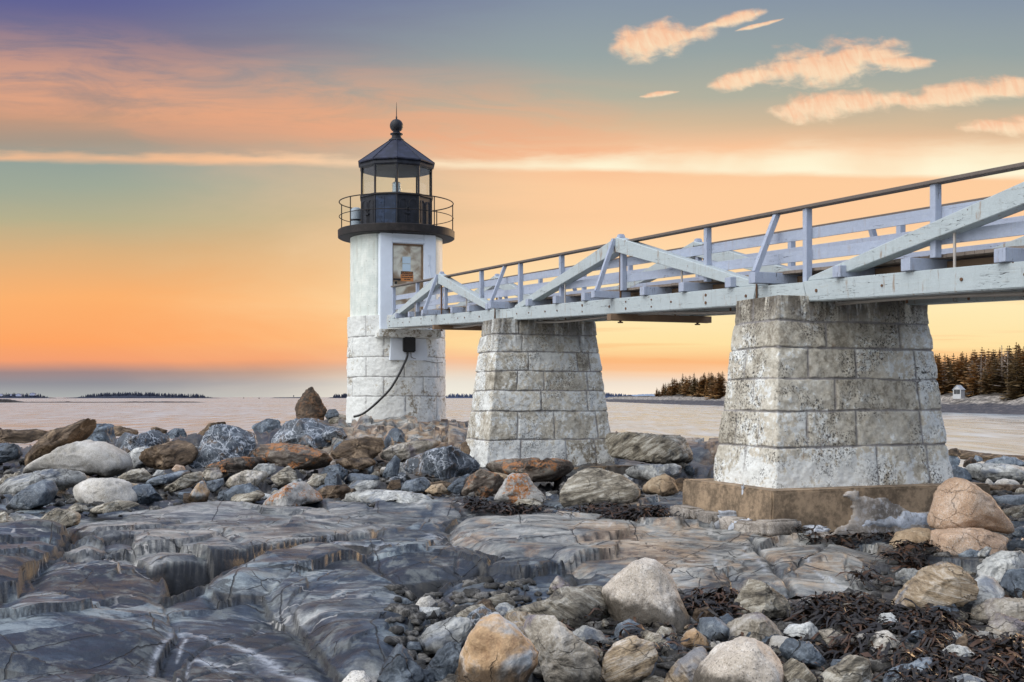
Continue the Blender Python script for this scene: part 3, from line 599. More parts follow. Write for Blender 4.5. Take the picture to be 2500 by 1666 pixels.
JOINTS = [('A', [(1225, 965), (1190, 1080), (1145, 1180)], .035, .03), ('A', [(1220, 968), (1330, 910), (1430, 888), (1540, 840), (1660, 735)], .03, .025), ('A', [(1590, 985), (1680, 1100), (1730, 1150)], .02, .015), ('A', [(1160, 1140), (1300, 1080), (1470, 1020), (1690, 940), (1860, 830)], .025, .02),
 ('A', [(640, 1155), (920, 1140), (1100, 1180)], .06, .03), ('A', [(1750, 610), (1880, 530), (2060, 480), (2300, 450)], .02, .018), ('A', [(1880, 730), (2000, 620), (2200, 560)], .02, .015), ('A', [(0, 900), (250, 850), (640, 850), (1000, 800)], .02, .014), ('A', [(430, 430), (520, 520), (800, 760)], .018, .014), ('A', [(1180, 265), (1210, 330)], .02, .02), ('A', [(1400, 262), (1500, 345)], .03, .025),
 ('C', [(600, 330), (700, 440), (780, 550), (900, 680), (930, 760)], .05, .06), ('C', [(1110, 365), (1010, 470), (790, 545)], .04, .05), ('C', [(330, 300), (480, 330), (600, 380), (700, 400)], .03, .03), ('C', [(1200, 450), (1230, 580), (1300, 640)], .02, .02), ('B', [(820, 250), (1000, 330), (1300, 380)], .04, .03), ('B', [(820, 340), (825, 500)], .025, .03), ('B', [(125, 240), (120, 330)], .03, .03), ('B', [(1230, 560), (1400, 480), (1500, 440)], .03, .04)]
SALT = [('A', [(1120, 830), (1300, 880), (1500, 910), (1700, 985), (1900, 1115), (2120, 1195)], .075), ('A', [(1210, 985), (1300, 985), (1420, 1020), (1540, 1050)], .045), ('A', [(880, 1150), (1000, 1165), (1130, 1185)], .03), ('A', [(1090, 800), (1150, 890), (1120, 980)], .012), ('A', [(920, 1130), (940, 1010), (1060, 870)], .018), ('A', [(1195, 1100), (1215, 990)], .014),
 ('C', [(760, 460), (960, 490), (1130, 590), (1300, 690), (1400, 760)], .02), ('C', [(560, 370), (590, 430), (660, 470), (700, 540)], .03), ('C', [(380, 400), (385, 520)], .02), ('C', [(1380, 570), (1470, 580)], .05), ('A', [(1340, 325), (1440, 328)], .05), ('A', [(1330, 370), (1440, 372)], .03), ('B', [(650, 240), (740, 300), (860, 360)], .05), ('B', [(100, 340), (300, 360), (480, 330), (600, 320)], .03), ('A', [(2060, 250), (2110, 300), (2160, 350)], .05)]
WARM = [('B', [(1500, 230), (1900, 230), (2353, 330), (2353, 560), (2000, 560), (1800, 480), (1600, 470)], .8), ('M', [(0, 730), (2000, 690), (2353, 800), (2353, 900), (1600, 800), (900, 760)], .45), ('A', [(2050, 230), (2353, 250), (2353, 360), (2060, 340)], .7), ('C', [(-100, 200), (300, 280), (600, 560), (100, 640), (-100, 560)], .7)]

def facets(x, y, cell, lev, slope, seed):
    """flat tilted faces with sharp breaks: height and distance to the nearest break"""
    u, v = x / cell, y / (cell * 1.25); iu, iv = np.floor(u).astype(np.int64), np.floor(v).astype(np.int64)
    b1 = np.full(x.shape, 1e9); b2 = np.full(x.shape, 1e9); h = np.zeros(x.shape); z0_ = np.zeros_like(iu)
    for di in (-1, 0, 1):
        for dj in (-1, 0, 1):
            a, b = iu + di, iv + dj; R = [_hash(a, b, z0_, seed + k) for k in range(5)]
            cu, cv = a + .5 + .42 * R[0], b + .5 + .42 * R[1]; d = (u - cu) ** 2 + (v - cv) ** 2
            hh = R[2] * lev + R[3] * slope * (u - cu) * cell + R[4] * slope * (v - cv) * cell
            nb = d < b1; b2 = np.where(nb, b1, np.minimum(b2, d)); h = np.where(nb, hh, h); b1 = np.where(nb, d, b1)
    return h, (np.sqrt(b2) - np.sqrt(b1)) * cell * .5
def build_ground():
    nu, ys = 940, [1.2]
    while ys[-1] < 52: ys.append(ys[-1] * (1.0042 if 4.8 < ys[-1] < 22 else 1.012) + (0.0 if ys[-1] > 4.8 else .03))
    ys = np.array(ys)
    uu = np.linspace(-1, 1, nu); uu = np.sign(uu) * (0.62 * np.abs(uu) + 0.28 * np.abs(uu) ** 4)
    Yg, Ug = np.meshgrid(ys, uu, indexing='ij'); Xg = Ug * (Yg + 1.5)
    X, Y = Xg.ravel(), Yg.ravel()
    z0 = base_z(X, Y)
    P2 = np.stack([X, Y, np.zeros_like(X)], 1)
    w1 = fbm(P2 * 1.6, 4, 3); w2 = fbm(P2 * 1.6 + 40, 4, 5)
    wj = fbm(P2 * 5.0, 3, 13); wx, wy = X + .03 * w1 + .005 * wj, Y + .06 * w2 + .008 * wj
    # where the ledge is cut into slabs
    zx, zy = hit([0 - 900, 950, 1040, 1500, 2150, 2080, 1500, 1000, 400, 100, -900], [1900, 1900, 1500, 1390, 1500, 1330, 1260, 1240, 1225, 1270, 1270])
    zone = smooth01(poly_sd(X, Y, list(zip(zx, zy))), -.3, .35)
    top = np.zeros_like(X); edge = np.full(X.shape, 1e3); pale = np.full(X.shape, .25); warm = np.zeros_like(X); outd = np.full(X.shape, 9.)
    for zid, pts, H, w, pl, wm in SLABS:
        p = zpx(zid, pts); px, py = hit(p[:, 0], np.maximum(p[:, 1], 1190)); poly = list(zip(px, py))
        x0, x1, y0, y1 = px.min() - .6, px.max() + .6, py.min() - .6, py.max() + .6
        k = np.where((X > x0) & (X < x1) & (Y > y0) & (Y < y1))[0]
        sd = poly_sd(wx[k], wy[k], poly)
        t = np.clip(sd / w, 0, 1); sd = sd + .04; drop = .025 + (.26 * w if w > .3 else .13 * w)
        h = 1.0 + (H - .25) * 1.5 - drop * (1 - t) ** 2.2 * (.35 + .65 * smooth01(sd, .28, .0)) + .045 * fbm(P2[k] * .9 + 7 * len(pts), 2, 9) + .05 * ((X[k] - px.mean()) * .4 - (Y[k] - py.mean()) * .12)
        h = np.where(sd > 0, h, 0); outd[k] = np.minimum(outd[k], -sd)
        better = h > top[k]
        top[k] = np.where(better, h, top[k]); edge[k] = np.where(better, sd, edge[k])
        pale[k] = np.where(better & (sd > 0), pl, pale[k]); warm[k] = np.where(better & (sd > 0), wm, warm[k])
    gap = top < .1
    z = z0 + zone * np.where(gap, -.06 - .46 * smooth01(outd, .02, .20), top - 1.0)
    side = zone * .8 * np.clip(1 - edge / .03, 0, 1) * (~gap) + zone * gap * 1.0  # slab edges darkened, gaps painted near black as shade
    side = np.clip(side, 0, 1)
    white = np.zeros_like(X)
    for zid, pts, wd, dp in JOINTS:
        p = zpx(zid, pts); px, py = hit(p[:, 0], np.maximum(p[:, 1], 1190))
        d, t = line_d(X + .02 * w1, Y + .04 * w2, list(zip(px, py)))
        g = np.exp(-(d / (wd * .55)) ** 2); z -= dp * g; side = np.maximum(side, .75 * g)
    for zid, pts, wd in SALT:
        p = zpx(zid, pts); px, py = hit(p[:, 0], np.maximum(p[:, 1], 1190))
        d, t = line_d(X + .03 * w1, Y + .07 * w2, list(zip(px, py)))
        white = np.maximum(white, np.exp(-(d / (wd * (.55 + .6 * np.abs(w1)) + 1e-3)) ** 2) * (.55 + .45 * np.sin(math.pi * np.clip(t, .05, .95))))
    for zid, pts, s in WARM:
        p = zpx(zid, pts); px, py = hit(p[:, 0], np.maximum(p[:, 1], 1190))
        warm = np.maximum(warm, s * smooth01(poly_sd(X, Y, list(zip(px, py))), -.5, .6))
    # brown knoll under the tower and behind the near pier
    kn = smooth01(Y, 22.5, 26.5) * smooth01(X, -6.5, -4.0) * smooth01(X, 15, 8)
    far = smooth01(Y, 17, 21)
    # relief: strata, broken knobs
    s1 = fbm(np.stack([wx * .7, wy * 2.6, 0 * X], 1) * 1.3, 5, 21); s2 = fbm(np.stack([wx, wy * 1.6, 0 * X], 1) * 6.0, 4, 23)
    tn = fbm(np.stack([wx * .55, wy * 1.1, 0 * X], 1), 4, 51) * 4.0; ter = np.floor(tn) + smooth01(tn - np.floor(tn), .46, .54)
    fx, fy = X + .10 * w1 + .02 * wj, Y + .16 * w2 + .03 * wj; rr_ = .30 * X + Y; qq_ = X - .30 * Y
    rq = qq_ + .10 * w1 + .02 * wj; rw = rr_ + .14 * w2 + .03 * wj
    f1, e1 = facets(rq, rw, 1.5, .060, .075, 301); f2, e2 = facets(rq * 1.1 + 3, rw, .55, .014, .045, 401); f3, e3 = facets(rq, rw * .8, .9, .13, .22, 501)
    sl_ = (1 - kn) * (1 - far)
    z += .004 * s1 + .003 * s2 + .006 * ter + sl_ * (f1 + f2) + (kn * .9 + .8 * far * (1 - kn)) * f3
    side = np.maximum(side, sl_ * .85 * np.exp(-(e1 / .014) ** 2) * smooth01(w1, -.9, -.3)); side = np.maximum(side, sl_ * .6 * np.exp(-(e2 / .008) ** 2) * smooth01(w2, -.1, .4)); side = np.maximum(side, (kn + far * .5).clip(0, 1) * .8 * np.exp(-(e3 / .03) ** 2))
    cells = np.abs(fbm(np.stack([wx * .8, wy * .9, 0 * X], 1), 3, 33)); z += kn * (.36 * (smooth01(cells, .0, .34) - .8) + .10 * s1)
    gr = far * (1 - kn) * smooth01(Y, 17.2, 19); z += gr * (.16 * fbm(P2 * .9, 4, 41) + .22 * (.5 - np.abs(fbm(np.stack([wx, wy, 0 * X], 1) * 2.1, 4, 43))) - .30) - kn * .06
    rt = smooth01(X - .10 * Y, .3, 1.4) * smooth01(Y, 13, 10); pale = np.where((zone < .5) | gap, pale * (1 - rt) + .1 * rt, pale)
    z[Y > 49] -= 1.0
    gravel = np.maximum(np.maximum(gr * .9, 0 * zone), rt * np.where((zone < .5) | gap, 1, 0))
    nr, nc = Yg.shape; I = np.arange(nr * nc).reshape(nr, nc)
    q = np.stack([I[:-1, :-1].ravel(), I[:-1, 1:].ravel(), I[1:, 1:].ravel(), I[1:, :-1].ravel()], 1)
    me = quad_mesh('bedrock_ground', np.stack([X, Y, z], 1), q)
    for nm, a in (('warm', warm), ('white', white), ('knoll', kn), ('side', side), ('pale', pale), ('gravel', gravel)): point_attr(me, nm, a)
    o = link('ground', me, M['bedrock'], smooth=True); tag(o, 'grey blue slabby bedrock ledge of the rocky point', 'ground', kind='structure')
    return ys, uu, z.reshape(nr, nc)
G_ys, G_uu, G_z = build_ground()
def ground_z(x, y):
    x = np.atleast_1d(np.asarray(x, float)); y = np.atleast_1d(np.asarray(y, float))
    i = np.clip(np.searchsorted(G_ys, y) - 1, 0, len(G_ys) - 2); u = x / (y + 1.5)
    j = np.clip(np.searchsorted(G_uu, u) - 1, 0, len(G_uu) - 2)
    a = np.clip((y - G_ys[i]) / (G_ys[i + 1] - G_ys[i]), 0, 1); b = np.clip((u - G_uu[j]) / (G_uu[j + 1] - G_uu[j]), 0, 1)
    return (G_z[i, j] * (1 - a) + G_z[i + 1, j] * a) * (1 - b) + (G_z[i, j + 1] * (1 - a) + G_z[i + 1, j + 1] * a) * b

# the sea
me = quad_mesh('sea', np.array([(-30000, -4000, 0), (30000, -4000, 0), (30000, 40000, 0), (-30000, 40000, 0)], float), np.array([[0, 1, 2, 3]]))
tag(link('sea_water', me, M['water']), 'calm pale peach sea reflecting the sunset', 'sea', kind='structure')
# ground behind the viewer, so that the point does not end at the tripod
me = quad_mesh('shore', np.array([(-30, -30, 1.0), (30, -30, 1.0), (30, 1.6, 1.05), (-30, 1.6, 1.05)], float), np.array([[0, 1, 2, 3]]))
for nm, v in (('warm', .2), ('white', 0), ('knoll', 0), ('side', 0), ('pale', .4), ('gravel', 0)): point_attr(me, nm, np.full(4, v))
tag(link('shore_ground', me, M['bedrock']), 'flat rock behind the viewer', 'ground', kind='structure')
# ------------------------------------------------------------------ lighthouse
YAW = math.atan2(-.9349, .3549); EX = Vector((.3549, -.9349, 0)); EN = Vector((.9349, .3549, 0)); UZ = Vector((0, 0, 1))
def masonry(name, mat, parent, ring, zs, joints, course, rough=.035, recess=.03, seed=1, jw=.014, nseg=None):
    """closed wall of rough stones: ring(t, v) -> (x, y, nx, ny, length along the ring), with recessed joints"""
    nt, nv = nseg
    t = np.linspace(0, 1, nt, endpoint=False); v = np.linspace(0, 1, nv)
    T, V = np.meshgrid(t, v); T = T.ravel(); V = V.ravel()
    x, y, nx, ny, ln, per = ring(T, V)
    z = zs[0] + V * (zs[1] - zs[0])
    ch = np.asarray(course)            # course boundaries as heights, rising
    wob = .012 * fbm(np.stack([x * 1.5, y * 1.5, z * 1.5], 1), 3, seed + 2)
    zc = z + wob
    ci = np.clip(np.searchsorted(ch, zc) - 1, 0, len(ch) - 2)
    dj = np.minimum(np.abs(zc - ch[ci]), np.abs(ch[ci + 1] - zc))
    dj = np.where((ci == 0) & (zc - ch[0] < ch[1] - zc), ch[1] - zc, dj); dj = np.where((ci == len(ch) - 2) & (ch[-1] - zc < zc - ch[-2]), zc - ch[-2], dj)
    sid = ci * 100.0
    wl = ln + wob * .8
    for c in range(len(ch) - 1):
        js = np.sort(np.asarray(joints[c]) * per)
        k = np.where(ci == c)[0]
        if not len(js): continue
        dd = np.abs(wl[k, None] - js[None, :]); dd = np.minimum(dd, per - dd); dj[k] = np.minimum(dj[k], dd.min(1))
        sid[k] += np.searchsorted(js, wl[k]) % len(js)
    sv = _hash(sid.astype(np.int64), sid.astype(np.int64) * 0 + seed, sid.astype(np.int64) * 0, 5) * .5 + .5
    p3 = np.stack([x, y, z], 1)
    jn = fbm(p3 * 9, 3, seed + 9)
    w = jw * (1 + .6 * jn)
    jm = 1 - smooth01(dj, w * .6, w * 1.8)
    d = rough * (.75 * fbm(p3 * 2.6 + sv[:, None] * 9, 4, seed) + .35 * fbm(p3 * 9, 3, seed + 4)) + (sv - .5) * rough * .5
    d = d * (1 - jm) - recess * jm + rough * .25 * smooth01(dj, 0, .08)
    if name == 'shaft': d += 0
    x = x + nx * d; y = y + ny * d
    Vv = np.stack([x, y, z], 1); I = np.arange(nt * nv).reshape(nv, nt); R = np.roll(I, -1, 1)
    q = np.stack([I[:-1].ravel(), R[:-1].ravel(), R[1:].ravel(), I[1:].ravel()], 1)
    # top lid: fan of quads toward the middle
    c0 = len(Vv); Vv = np.vstack([Vv, Vv[I[-1]] * (1, 1, 1) * .5 + np.array([0, 0, Vv[I[-1], 2].mean() * .5]), ])
    L = np.arange(c0, c0 + nt); q = np.vstack([q, np.stack([I[-1], R[-1], np.roll(L, -1), L], 1)])
    half = nt // 2; a = L[:half - 0]; 
    k = np.arange(half - 1); q = np.vstack([q, np.stack([L[k], L[k + 1], L[nt - 2 - k], L[nt - 1 - k]], 1)])
    me = quad_mesh(name, Vv, q); n = len(Vv)
    jj = np.zeros(n); jj[:c0] = jm; ss = np.full(n, .5); ss[:c0] = sv
    point_attr(me, 'joint', jj); point_attr(me, 'stone', ss)
    return link(name, me, mat, parent, smooth=True)

TX, TY, TZ = -3.666, 36.4, 2.40
tower = empty('lighthouse', (TX, TY, TZ))
tag(tower, 'white round lighthouse on a granite base with a black lantern', 'lighthouse')
def tl(z): return z - TZ          # heights above the sea -> local
def circ(R0, R1):
    def f(T, V):
        a = 2 * math.pi * T; R = R0 + (R1 - R0) * V
        return R * np.sin(a), -R * np.cos(a), np.sin(a), -np.cos(a), T * 2 * math.pi * R0, 2 * math.pi * R0
    return f
# joints of the drum seen from the camera: fraction of the ring = angle / 2pi measured from the viewer, anticlockwise seen from above
def ang(pxz):       # zoom column -> angle around the drum
    s = (pxz - 525) / 378; return (math.asin(max(-.999, min(.999, s))) / (2 * math.pi)) % 1.0
row = lambda *px: [ang(q) for q in px] + [.30, .42, .55, .68]
tj = [row(330, 628, 850), row(215, 468, 755), row(330, 622, 850), row(215, 468, 755), row(327, 600)]
ch = [tl(z) for z in (2.40, 3.025, 3.62, 4.235, 4.86, 5.47)]
masonry('granite_base', M['tower_stone'], tower, circ(1.56, 1.535), (tl(2.2), tl(5.50)), tj, [tl(2.2)] + ch[1:], rough=.022, recess=.020, seed=3, jw=.010, nseg=(420, 230))
bm = bmesh.new(); add_lathe(bm, [(1.462, tl(5.45)), (1.457, tl(6.8)), (1.455, tl(8.02))], 96)
for v in bm.verts:      # the doorway is cut flat into the round wall
    s_ = v.co.x * EX.x + v.co.y * EX.y
    if s_ > 1.12: v.co -= EX * (s_ - 1.12)
from_bm('shaft', bm, M['brick'], tower, smooth=False)
def LP(s, n, z): return EX * s + EN * n + UZ * tl(z)   # tower-local point in door axes
bm = bmesh.new()
def slab(bm, s0, s1, n0, n1, z0, z1, bev=.01): add_hexa(bm, [LP(s0, n0, z0), LP(s1, n0, z0), LP(s1, n1, z0), LP(s0, n1, z0), LP(s0, n0, z1), LP(s1, n0, z1), LP(s1, n1, z1), LP(s0, n1, z1)], bev)
DH, DT, DB = .49, 7.68, 5.56
slab(bm, .6, 1.40, -.88, -DH, 5.0, 7.995, .02); slab(bm, .6, 1.40, DH, .88, 5.0, 7.995, .02); slab(bm, .6, 1.398, -DH, DH, DT + .02, 7.993, .008)
from_bm('entry_surround', bm, M['panelwhite'], tower)
bm = bmesh.new(); slab(bm, 1.402, 1.43, -DH - .03, DH + .03, DT + .045, DT + .10, .004); slab(bm, 1.402, 1.43, -DH - .03, DH + .03, DT + .17, DT + .19, .004); from_bm('door_lintel', bm, M['panelwhite'], tower)
bm = bmesh.new(); slab(bm, 1.20, 1.33, -DH, -DH + .035, 5.3, DT + .02, .003); slab(bm, 1.20, 1.33, DH - .035, DH, 5.3, DT + .02, .003); slab(bm, 1.20, 1.332, -DH + .035, DH - .035, DT - .03, DT + .02, .003)
from_bm('door_frame', bm, M['brown'], tower)
bm = bmesh.new(); slab(bm, 1.18, 1.26, -DH + .036, DH - .036, 5.3, DT - .031, .006); door = from_bm('door', bm, M['door'], tower)
bm = bmesh.new(); slab(bm, 1.265, 1.30, -DH + .05, -DH + .28, 6.585, 6.63, .008); add_lathe(bm, [(.02, 0), (.035, .02), (.035, .06), (.02, .08)], 12, LP(1.29, -DH + .13, 6.46)); add_lathe(bm, [(.03, 0), (.035, .03), (.02, .05)], 10, LP(1.30, -DH + .24, 6.575))
from_bm('door_latch', bm, M['rubber'], door)
bm = bmesh.new(); slab(bm, 1.264, 1.276, -.155, .105, 7.10, 7.31, .003); slab(bm, 1.264, 1.272, -.155, .105, 6.87, 7.085, .003); from_bm('notice', bm, M['paper'], door)
bm = bmesh.new(); slab(bm, 1.263, 1.274, -.21, .195, 6.555, 6.765, .003); slab(bm, 1.263, 1.276, -.20, .185, 6.77, 6.86, .002)
for f in bm.faces: f.material_index = 1 if f.calc_center_median().z > tl(6.768) else 0
def text_faces(bm, body, cx, cz, width, height, mi):
    cu = bpy.data.curves.new('t', 'FONT'); cu.body = body; cu.align_x = 'CENTER'; cu.align_y = 'CENTER'; cu.extrude = .004
    o = bpy.data.objects.new('t', cu); COL.objects.link(o); bpy.context.view_layer.update()
    me = bpy.data.meshes.new_from_object(o.evaluated_get(bpy.context.evaluated_depsgraph_get())); bpy.data.objects.remove(o); bpy.data.curves.remove(cu)
    co = [v.co.copy() for v in me.vertices]; xs = [c.x for c in co]; yy = [c.y for c in co]
    sx = width / (max(xs) - min(xs)); sy = height / (max(yy) - min(yy)); mx, my = (max(xs) + min(xs)) / 2, (max(yy) + min(yy)) / 2
    nv = [bm.verts.new(LP(1.278 + c.z, cx + (c.x - mx) * sx, cz + (c.y - my) * sy)) for c in co]
    for p in me.polygons:
        try: bm.faces.new([nv[i] for i in p.vertices]).material_index = mi
        except ValueError: pass
    bpy.data.meshes.remove(me)
text_faces(bm, 'CAUTION', -.008, 6.815, .33, .062, 0)
# three rows of print too small to read in the photograph: dark word-length dashes
for zc, words in ((6.735, ((-.18, -.10), (-.085, .03), (.045, .165))), (6.675, ((-.19, -.12), (-.11, -.01), (.0, .07), (.085, .17))), (6.615, ((-.10, -.03), (-.02, .10)))):
    for a, b in words:
        k0 = len(bm.faces); slab(bm, 1.2745, 1.2775, a, b, zc - .014, zc + .014, 0); bm.faces.ensure_lookup_table()
        for f in bm.faces[k0:]: f.material_index = 1
from_bm('caution_sign', bm, [M['orange'], M['ink']], door)
# stone landing that carries the end of the bridge, and the block beside it
bm = bmesh.new(); slab(bm, 1.0, 1.74, -1.0, .95, 4.80, 5.055, .03)
o = from_bm('stone_landing', bm, M['tower_stone'], tower)
bm = bmesh.new(); add_hexa(bm, [LP(1.40, -.62, 4.12), LP(1.575, -.62, 4.12), LP(1.575, .56, 4.12), LP(1.40, .56, 4.12), LP(1.40, -.58, 4.79), LP(1.56, -.58, 4.79), LP(1.56, .52, 4.79), LP(1.40, .52, 4.79)], .01); from_bm('rendered_patch', bm, M['panelwhite'], tower)
bm = bmesh.new(); slab(bm, 1.577, 1.74, -.24, .14, 4.36, 4.84, .03); from_bm('junction_box', bm, M['rubber'], tower)
bm = bmesh.new()
pts = [(1.66, -.10, 4.37), (1.68, -.12, 4.22), (1.66, -.20, 4.02), (1.65, -.38, 3.66), (1.61, -.62, 3.26), (1.50, -.92, 2.92), (1.34, -1.2, 2.64), (1.18, -1.42, 2.47), (1.05, -1.65, 2.40)]
cur = []
for i in range(len(pts) - 1):
    p0, p1, p2, p3 = (Vector(pts[max(0, min(len(pts) - 1, i + k))]) for k in (-1, 0, 1, 2))
    for s in np.linspace(0, 1, 6, endpoint=False): cur.append(.5 * ((2 * p1) + (p2 - p0) * s + (2 * p0 - 5 * p1 + 4 * p2 - p3) * s * s + (3 * p1 - p0 - 3 * p2 + p3) * s ** 3))
add_tube(bm, [LP(*p) for p in cur], .036, 10); from_bm('supply_cable', bm, M['rubber'], tower, smooth=True)
bm = bmesh.new()
add_tube(bm, [LP(1.60, .02, 4.37), LP(1.60, .03, 4.22), LP(1.585, .12, 4.18), LP(1.50, .45, 4.12), LP(1.30, .92, 4.06), LP(1.02, 1.22, 4.09)], .009, 6); from_bm('thin_wire', bm, M['wire'], tower)
bm = bmesh.new(); add_tube(bm, [LP(1.425, .66, 7.36), LP(1.425, .655, 7.0), LP(1.43, .70, 6.7), LP(1.44, .80, 6.45)], .014, 6); slab(bm, 1.402, 1.44, .63, .68, 7.34, 7.40, .004); slab(bm, 1.402, 1.44, .63, .69, 7.06, 7.09, .004); from_bm('conduit', bm, M['panelwhite'], tower)
# gallery
bm = bmesh.new(); add_lathe(bm, [(1.40, tl(8.0)), (1.80, tl(8.005)), (1.84, tl(8.03)), (1.845, tl(8.245)), (1.82, tl(8.265)), (1.0, tl(8.262))], 96); from_bm('gallery_deck', bm, M['railblack'], tower)
bm = bmesh.new(); RR = 1.80
for z in (9.15, 8.69): add_tube(bm, [(RR * math.sin(a), -RR * math.cos(a), tl(z)) for a in np.linspace(0, 2 * math.pi, 72, endpoint=False)], .018 if z > 9 else .013, 8, True)
from_bm('railing_hoop', bm, M['railblack'], tower, smooth=True)
for sx, back in ((-550, 1), (-397, 0), (397, 0), (367, 1), (545, 1), (-260, 1), (80, 1)):
    a = math.asin(sx / 553 * .995); a = math.pi - a if back else a
    bm = bmesh.new(); add_tube(bm, [(RR * math.sin(a), -RR * math.cos(a), tl(8.25)), (RR * math.sin(a), -RR * math.cos(a), tl(9.14))], .017, 8); from_bm('railing_post', bm, M['railblack'], tower)
# lantern: ten-sided
R10, A0, N10 = 1.155, math.radians(6.6), 10
def dv(k, r, z): a = A0 + k * 2 * math.pi / N10; return Vector((r * math.sin(a), -r * math.cos(a), tl(z)))
ZS, ZG, ZE = 9.28, 10.17, 10.38
for k in range(N10):
    a, b = k, k + 1
    am = A0 + (k + .5) * 2 * math.pi / N10; nm = Vector((math.sin(am), -math.cos(am), 0)); tg = Vector((math.cos(am), math.sin(am), 0)); ap = R10 * math.cos(math.pi / N10); hw = R10 * math.sin(math.pi / N10)
    sheet = k == 9
    bm = bmesh.new()
    P = lambda t_, d_, z_: nm * (ap + d_) + tg * (t_ * hw) + UZ * tl(z_)
    add_hexa(bm, [P(-1, -.04, 8.26), P(1, -.04, 8.26), P(1, 0, 8.26), P(-1, 0, 8.26), P(-1, -.04, ZS - .03), P(1, -.04, ZS - .03), P(1, 0, ZS - .03), P(-1, 0, ZS - .03)])
    def bead(pts, r=.014): add_tube(bm, pts, r, 6)
    if sheet:
        bead([P(-.18, .004, 8.34), P(-.18, .004, 9.2)], .012); bead([P(.86, .004, 8.34), P(.86, .004, 9.2)], .012)
        for tt in (-.40, .93):
            for zz in np.linspace(8.42, 9.16, 6): add_lathe(bm, [(.012, -.012), (.017, 0), (.012, .012)], 8, P(tt, .008, zz))
    else:
        for c in (-.48, .42):
            bead([P(c + .32 * math.cos(q), .004, 9.0 + .32 * hw * math.sin(q)) for q in np.linspace(0, math.pi, 9)]); bead([P(c - .32, .004, 9.0), P(c - .32, .004, 8.42)]); bead([P(c + .32, .004, 9.0), P(c + .32, .004, 8.42)])
        if k in (8, 0):
            bead([P(-.05 + .16 * math.cos(q), .035, 8.78 + .09 * math.sin(q)) for q in np.linspace(0, math.pi, 7)], .014); add_hexa(bm, [P(-.3, .0, 8.66), P(.2, .0, 8.66), P(.2, .06, 8.66), P(-.3, .06, 8.66), P(-.3, .0, 8.70), P(.2, .0, 8.70), P(.2, .06, 8.70), P(-.3, .06, 8.70)])
    from_bm('lantern_panel', bm, M['sheet'] if sheet else M['black'], tower)
    bm = bmesh.new(); add_hexa(bm, [P(-.93, -.035, ZS + .03), P(.93, -.035, ZS + .03), P(.93, -.023, ZS + .03), P(-.93, -.023, ZS + .03), P(-.93, -.035, ZG), P(.93, -.035, ZG), P(.93, -.023, ZG), P(-.93, -.023, ZG)]); from_bm('lantern_pane', bm, M['glass'], tower)
    bm = bmesh.new(); add_tube(bm, [dv(k, R10 - .012, 8.26), dv(k, R10 - .012, ZG + .02)], .032, 8); from_bm('glazing_bar', bm, M['black'], tower)
bm = bmesh.new(); add_lathe(bm, [(R10 - .10, tl(ZS - .03)), (R10 + .045, tl(ZS - .03)), (R10 + .045, tl(ZS + .028)), (R10 - .10, tl(ZS + .028))], N10, rot=A0); from_bm('lantern_sill', bm, M['black'], tower)
bm = bmesh.new(); add_lathe(bm, [(R10 - .07, tl(ZG)), (R10 + .02, tl(ZG)), (R10 + .05, tl(ZG + .05)), (R10 + .03, tl(ZG + .15)), (R10 - .07, tl(ZG + .15))], N10, rot=A0); from_bm('cornice', bm, M['black'], tower)
bm = bmesh.new(); add_lathe(bm, [(R10 - .08, tl(ZG + .01)), (.55, tl(ZG + .10)), (.10, tl(ZG + .13)), (.10, tl(ZG + .145)), (R10 - .08, tl(ZG + .146))], N10, rot=A0); from_bm('lantern_ceiling', bm, M['ceil'], tower)
bm = bmesh.new(); add_lathe(bm, [(R10 + .02, tl(ZG + .152)), (R10 + .10, tl(ZE - .045)), (R10 + .105, tl(ZE - .01)), (.235, tl(11.12)), (.2, tl(11.16))], N10, rot=A0)
for k in range(N10): add_tube(bm, [dv(k, R10 + .10, ZE - .005), dv(k, .235, 11.125)], .016, 6)
roof = from_bm('roof', bm, M['blackroof'], tower)
bm = bmesh.new(); add_lathe(bm, [(.24, tl(11.10)), (.245, tl(11.16)), (.20, tl(11.19)), (.15, tl(11.24)), (.145, tl(11.31)), (.20, tl(11.33)), (.20, tl(11.36)), (.12, tl(11.39)), (.11, tl(11.42))] + [(.212 * math.sin(q), tl(11.61) - .212 * math.cos(q)) for q in np.linspace(.5, math.pi - .12, 14)], 32); from_bm('ball_vent', bm, M['black'], roof, smooth=True)
bm = bmesh.new(); add_tube(bm, [(0, 0, tl(11.80)), (0, 0, tl(11.90))], .026, 8); add_tube(bm, [(0, 0, tl(11.90)), (0, 0, tl(12.1)), (0, 0, tl(12.36))], [.014, .011, .004], 8); from_bm('lightning_rod', bm, M['black'], roof)
bm = bmesh.new(); add_lathe(bm, [(.20, tl(8.26)), (.20, tl(9.0)), (.26, tl(9.05)), (.26, tl(9.30))], 24); from_bm('lamp_pedestal', bm, M['black'], tower)
pr = []
for i in range(9):
    zz = 9.34 + i * .052; pr += [(.115, tl(zz)), (.142, tl(zz + .013)), (.142, tl(zz + .026)), (.115, tl(zz + .04))]
bm = bmesh.new(); add_lathe(bm, [(.13, tl(9.305))] + pr + [(.10, tl(9.82))], 32); from_bm('beacon_lens', bm, M['lens'], tower, smooth=True)
# grey drum standing on the gallery
bm = bmesh.new(); add_lathe(bm, [(.195, 0), (.20, .02), (.20, .40), (.17, .405), (.17, .455), (.20, .46), (.20, .72), (.17, .80), (.10, .845), (.02, .855)], 32)
dr = from_bm('fog_signal', bm, [M['drum'], M['black']], None, (TX - 1.36, TY + .62, 8.266), smooth=False)
for p in dr.data.polygons:
    if .395 < p.center.z < .465: p.material_index = 1
tag(dr, 'grey white domed drum standing on the lighthouse gallery', 'fog signal')

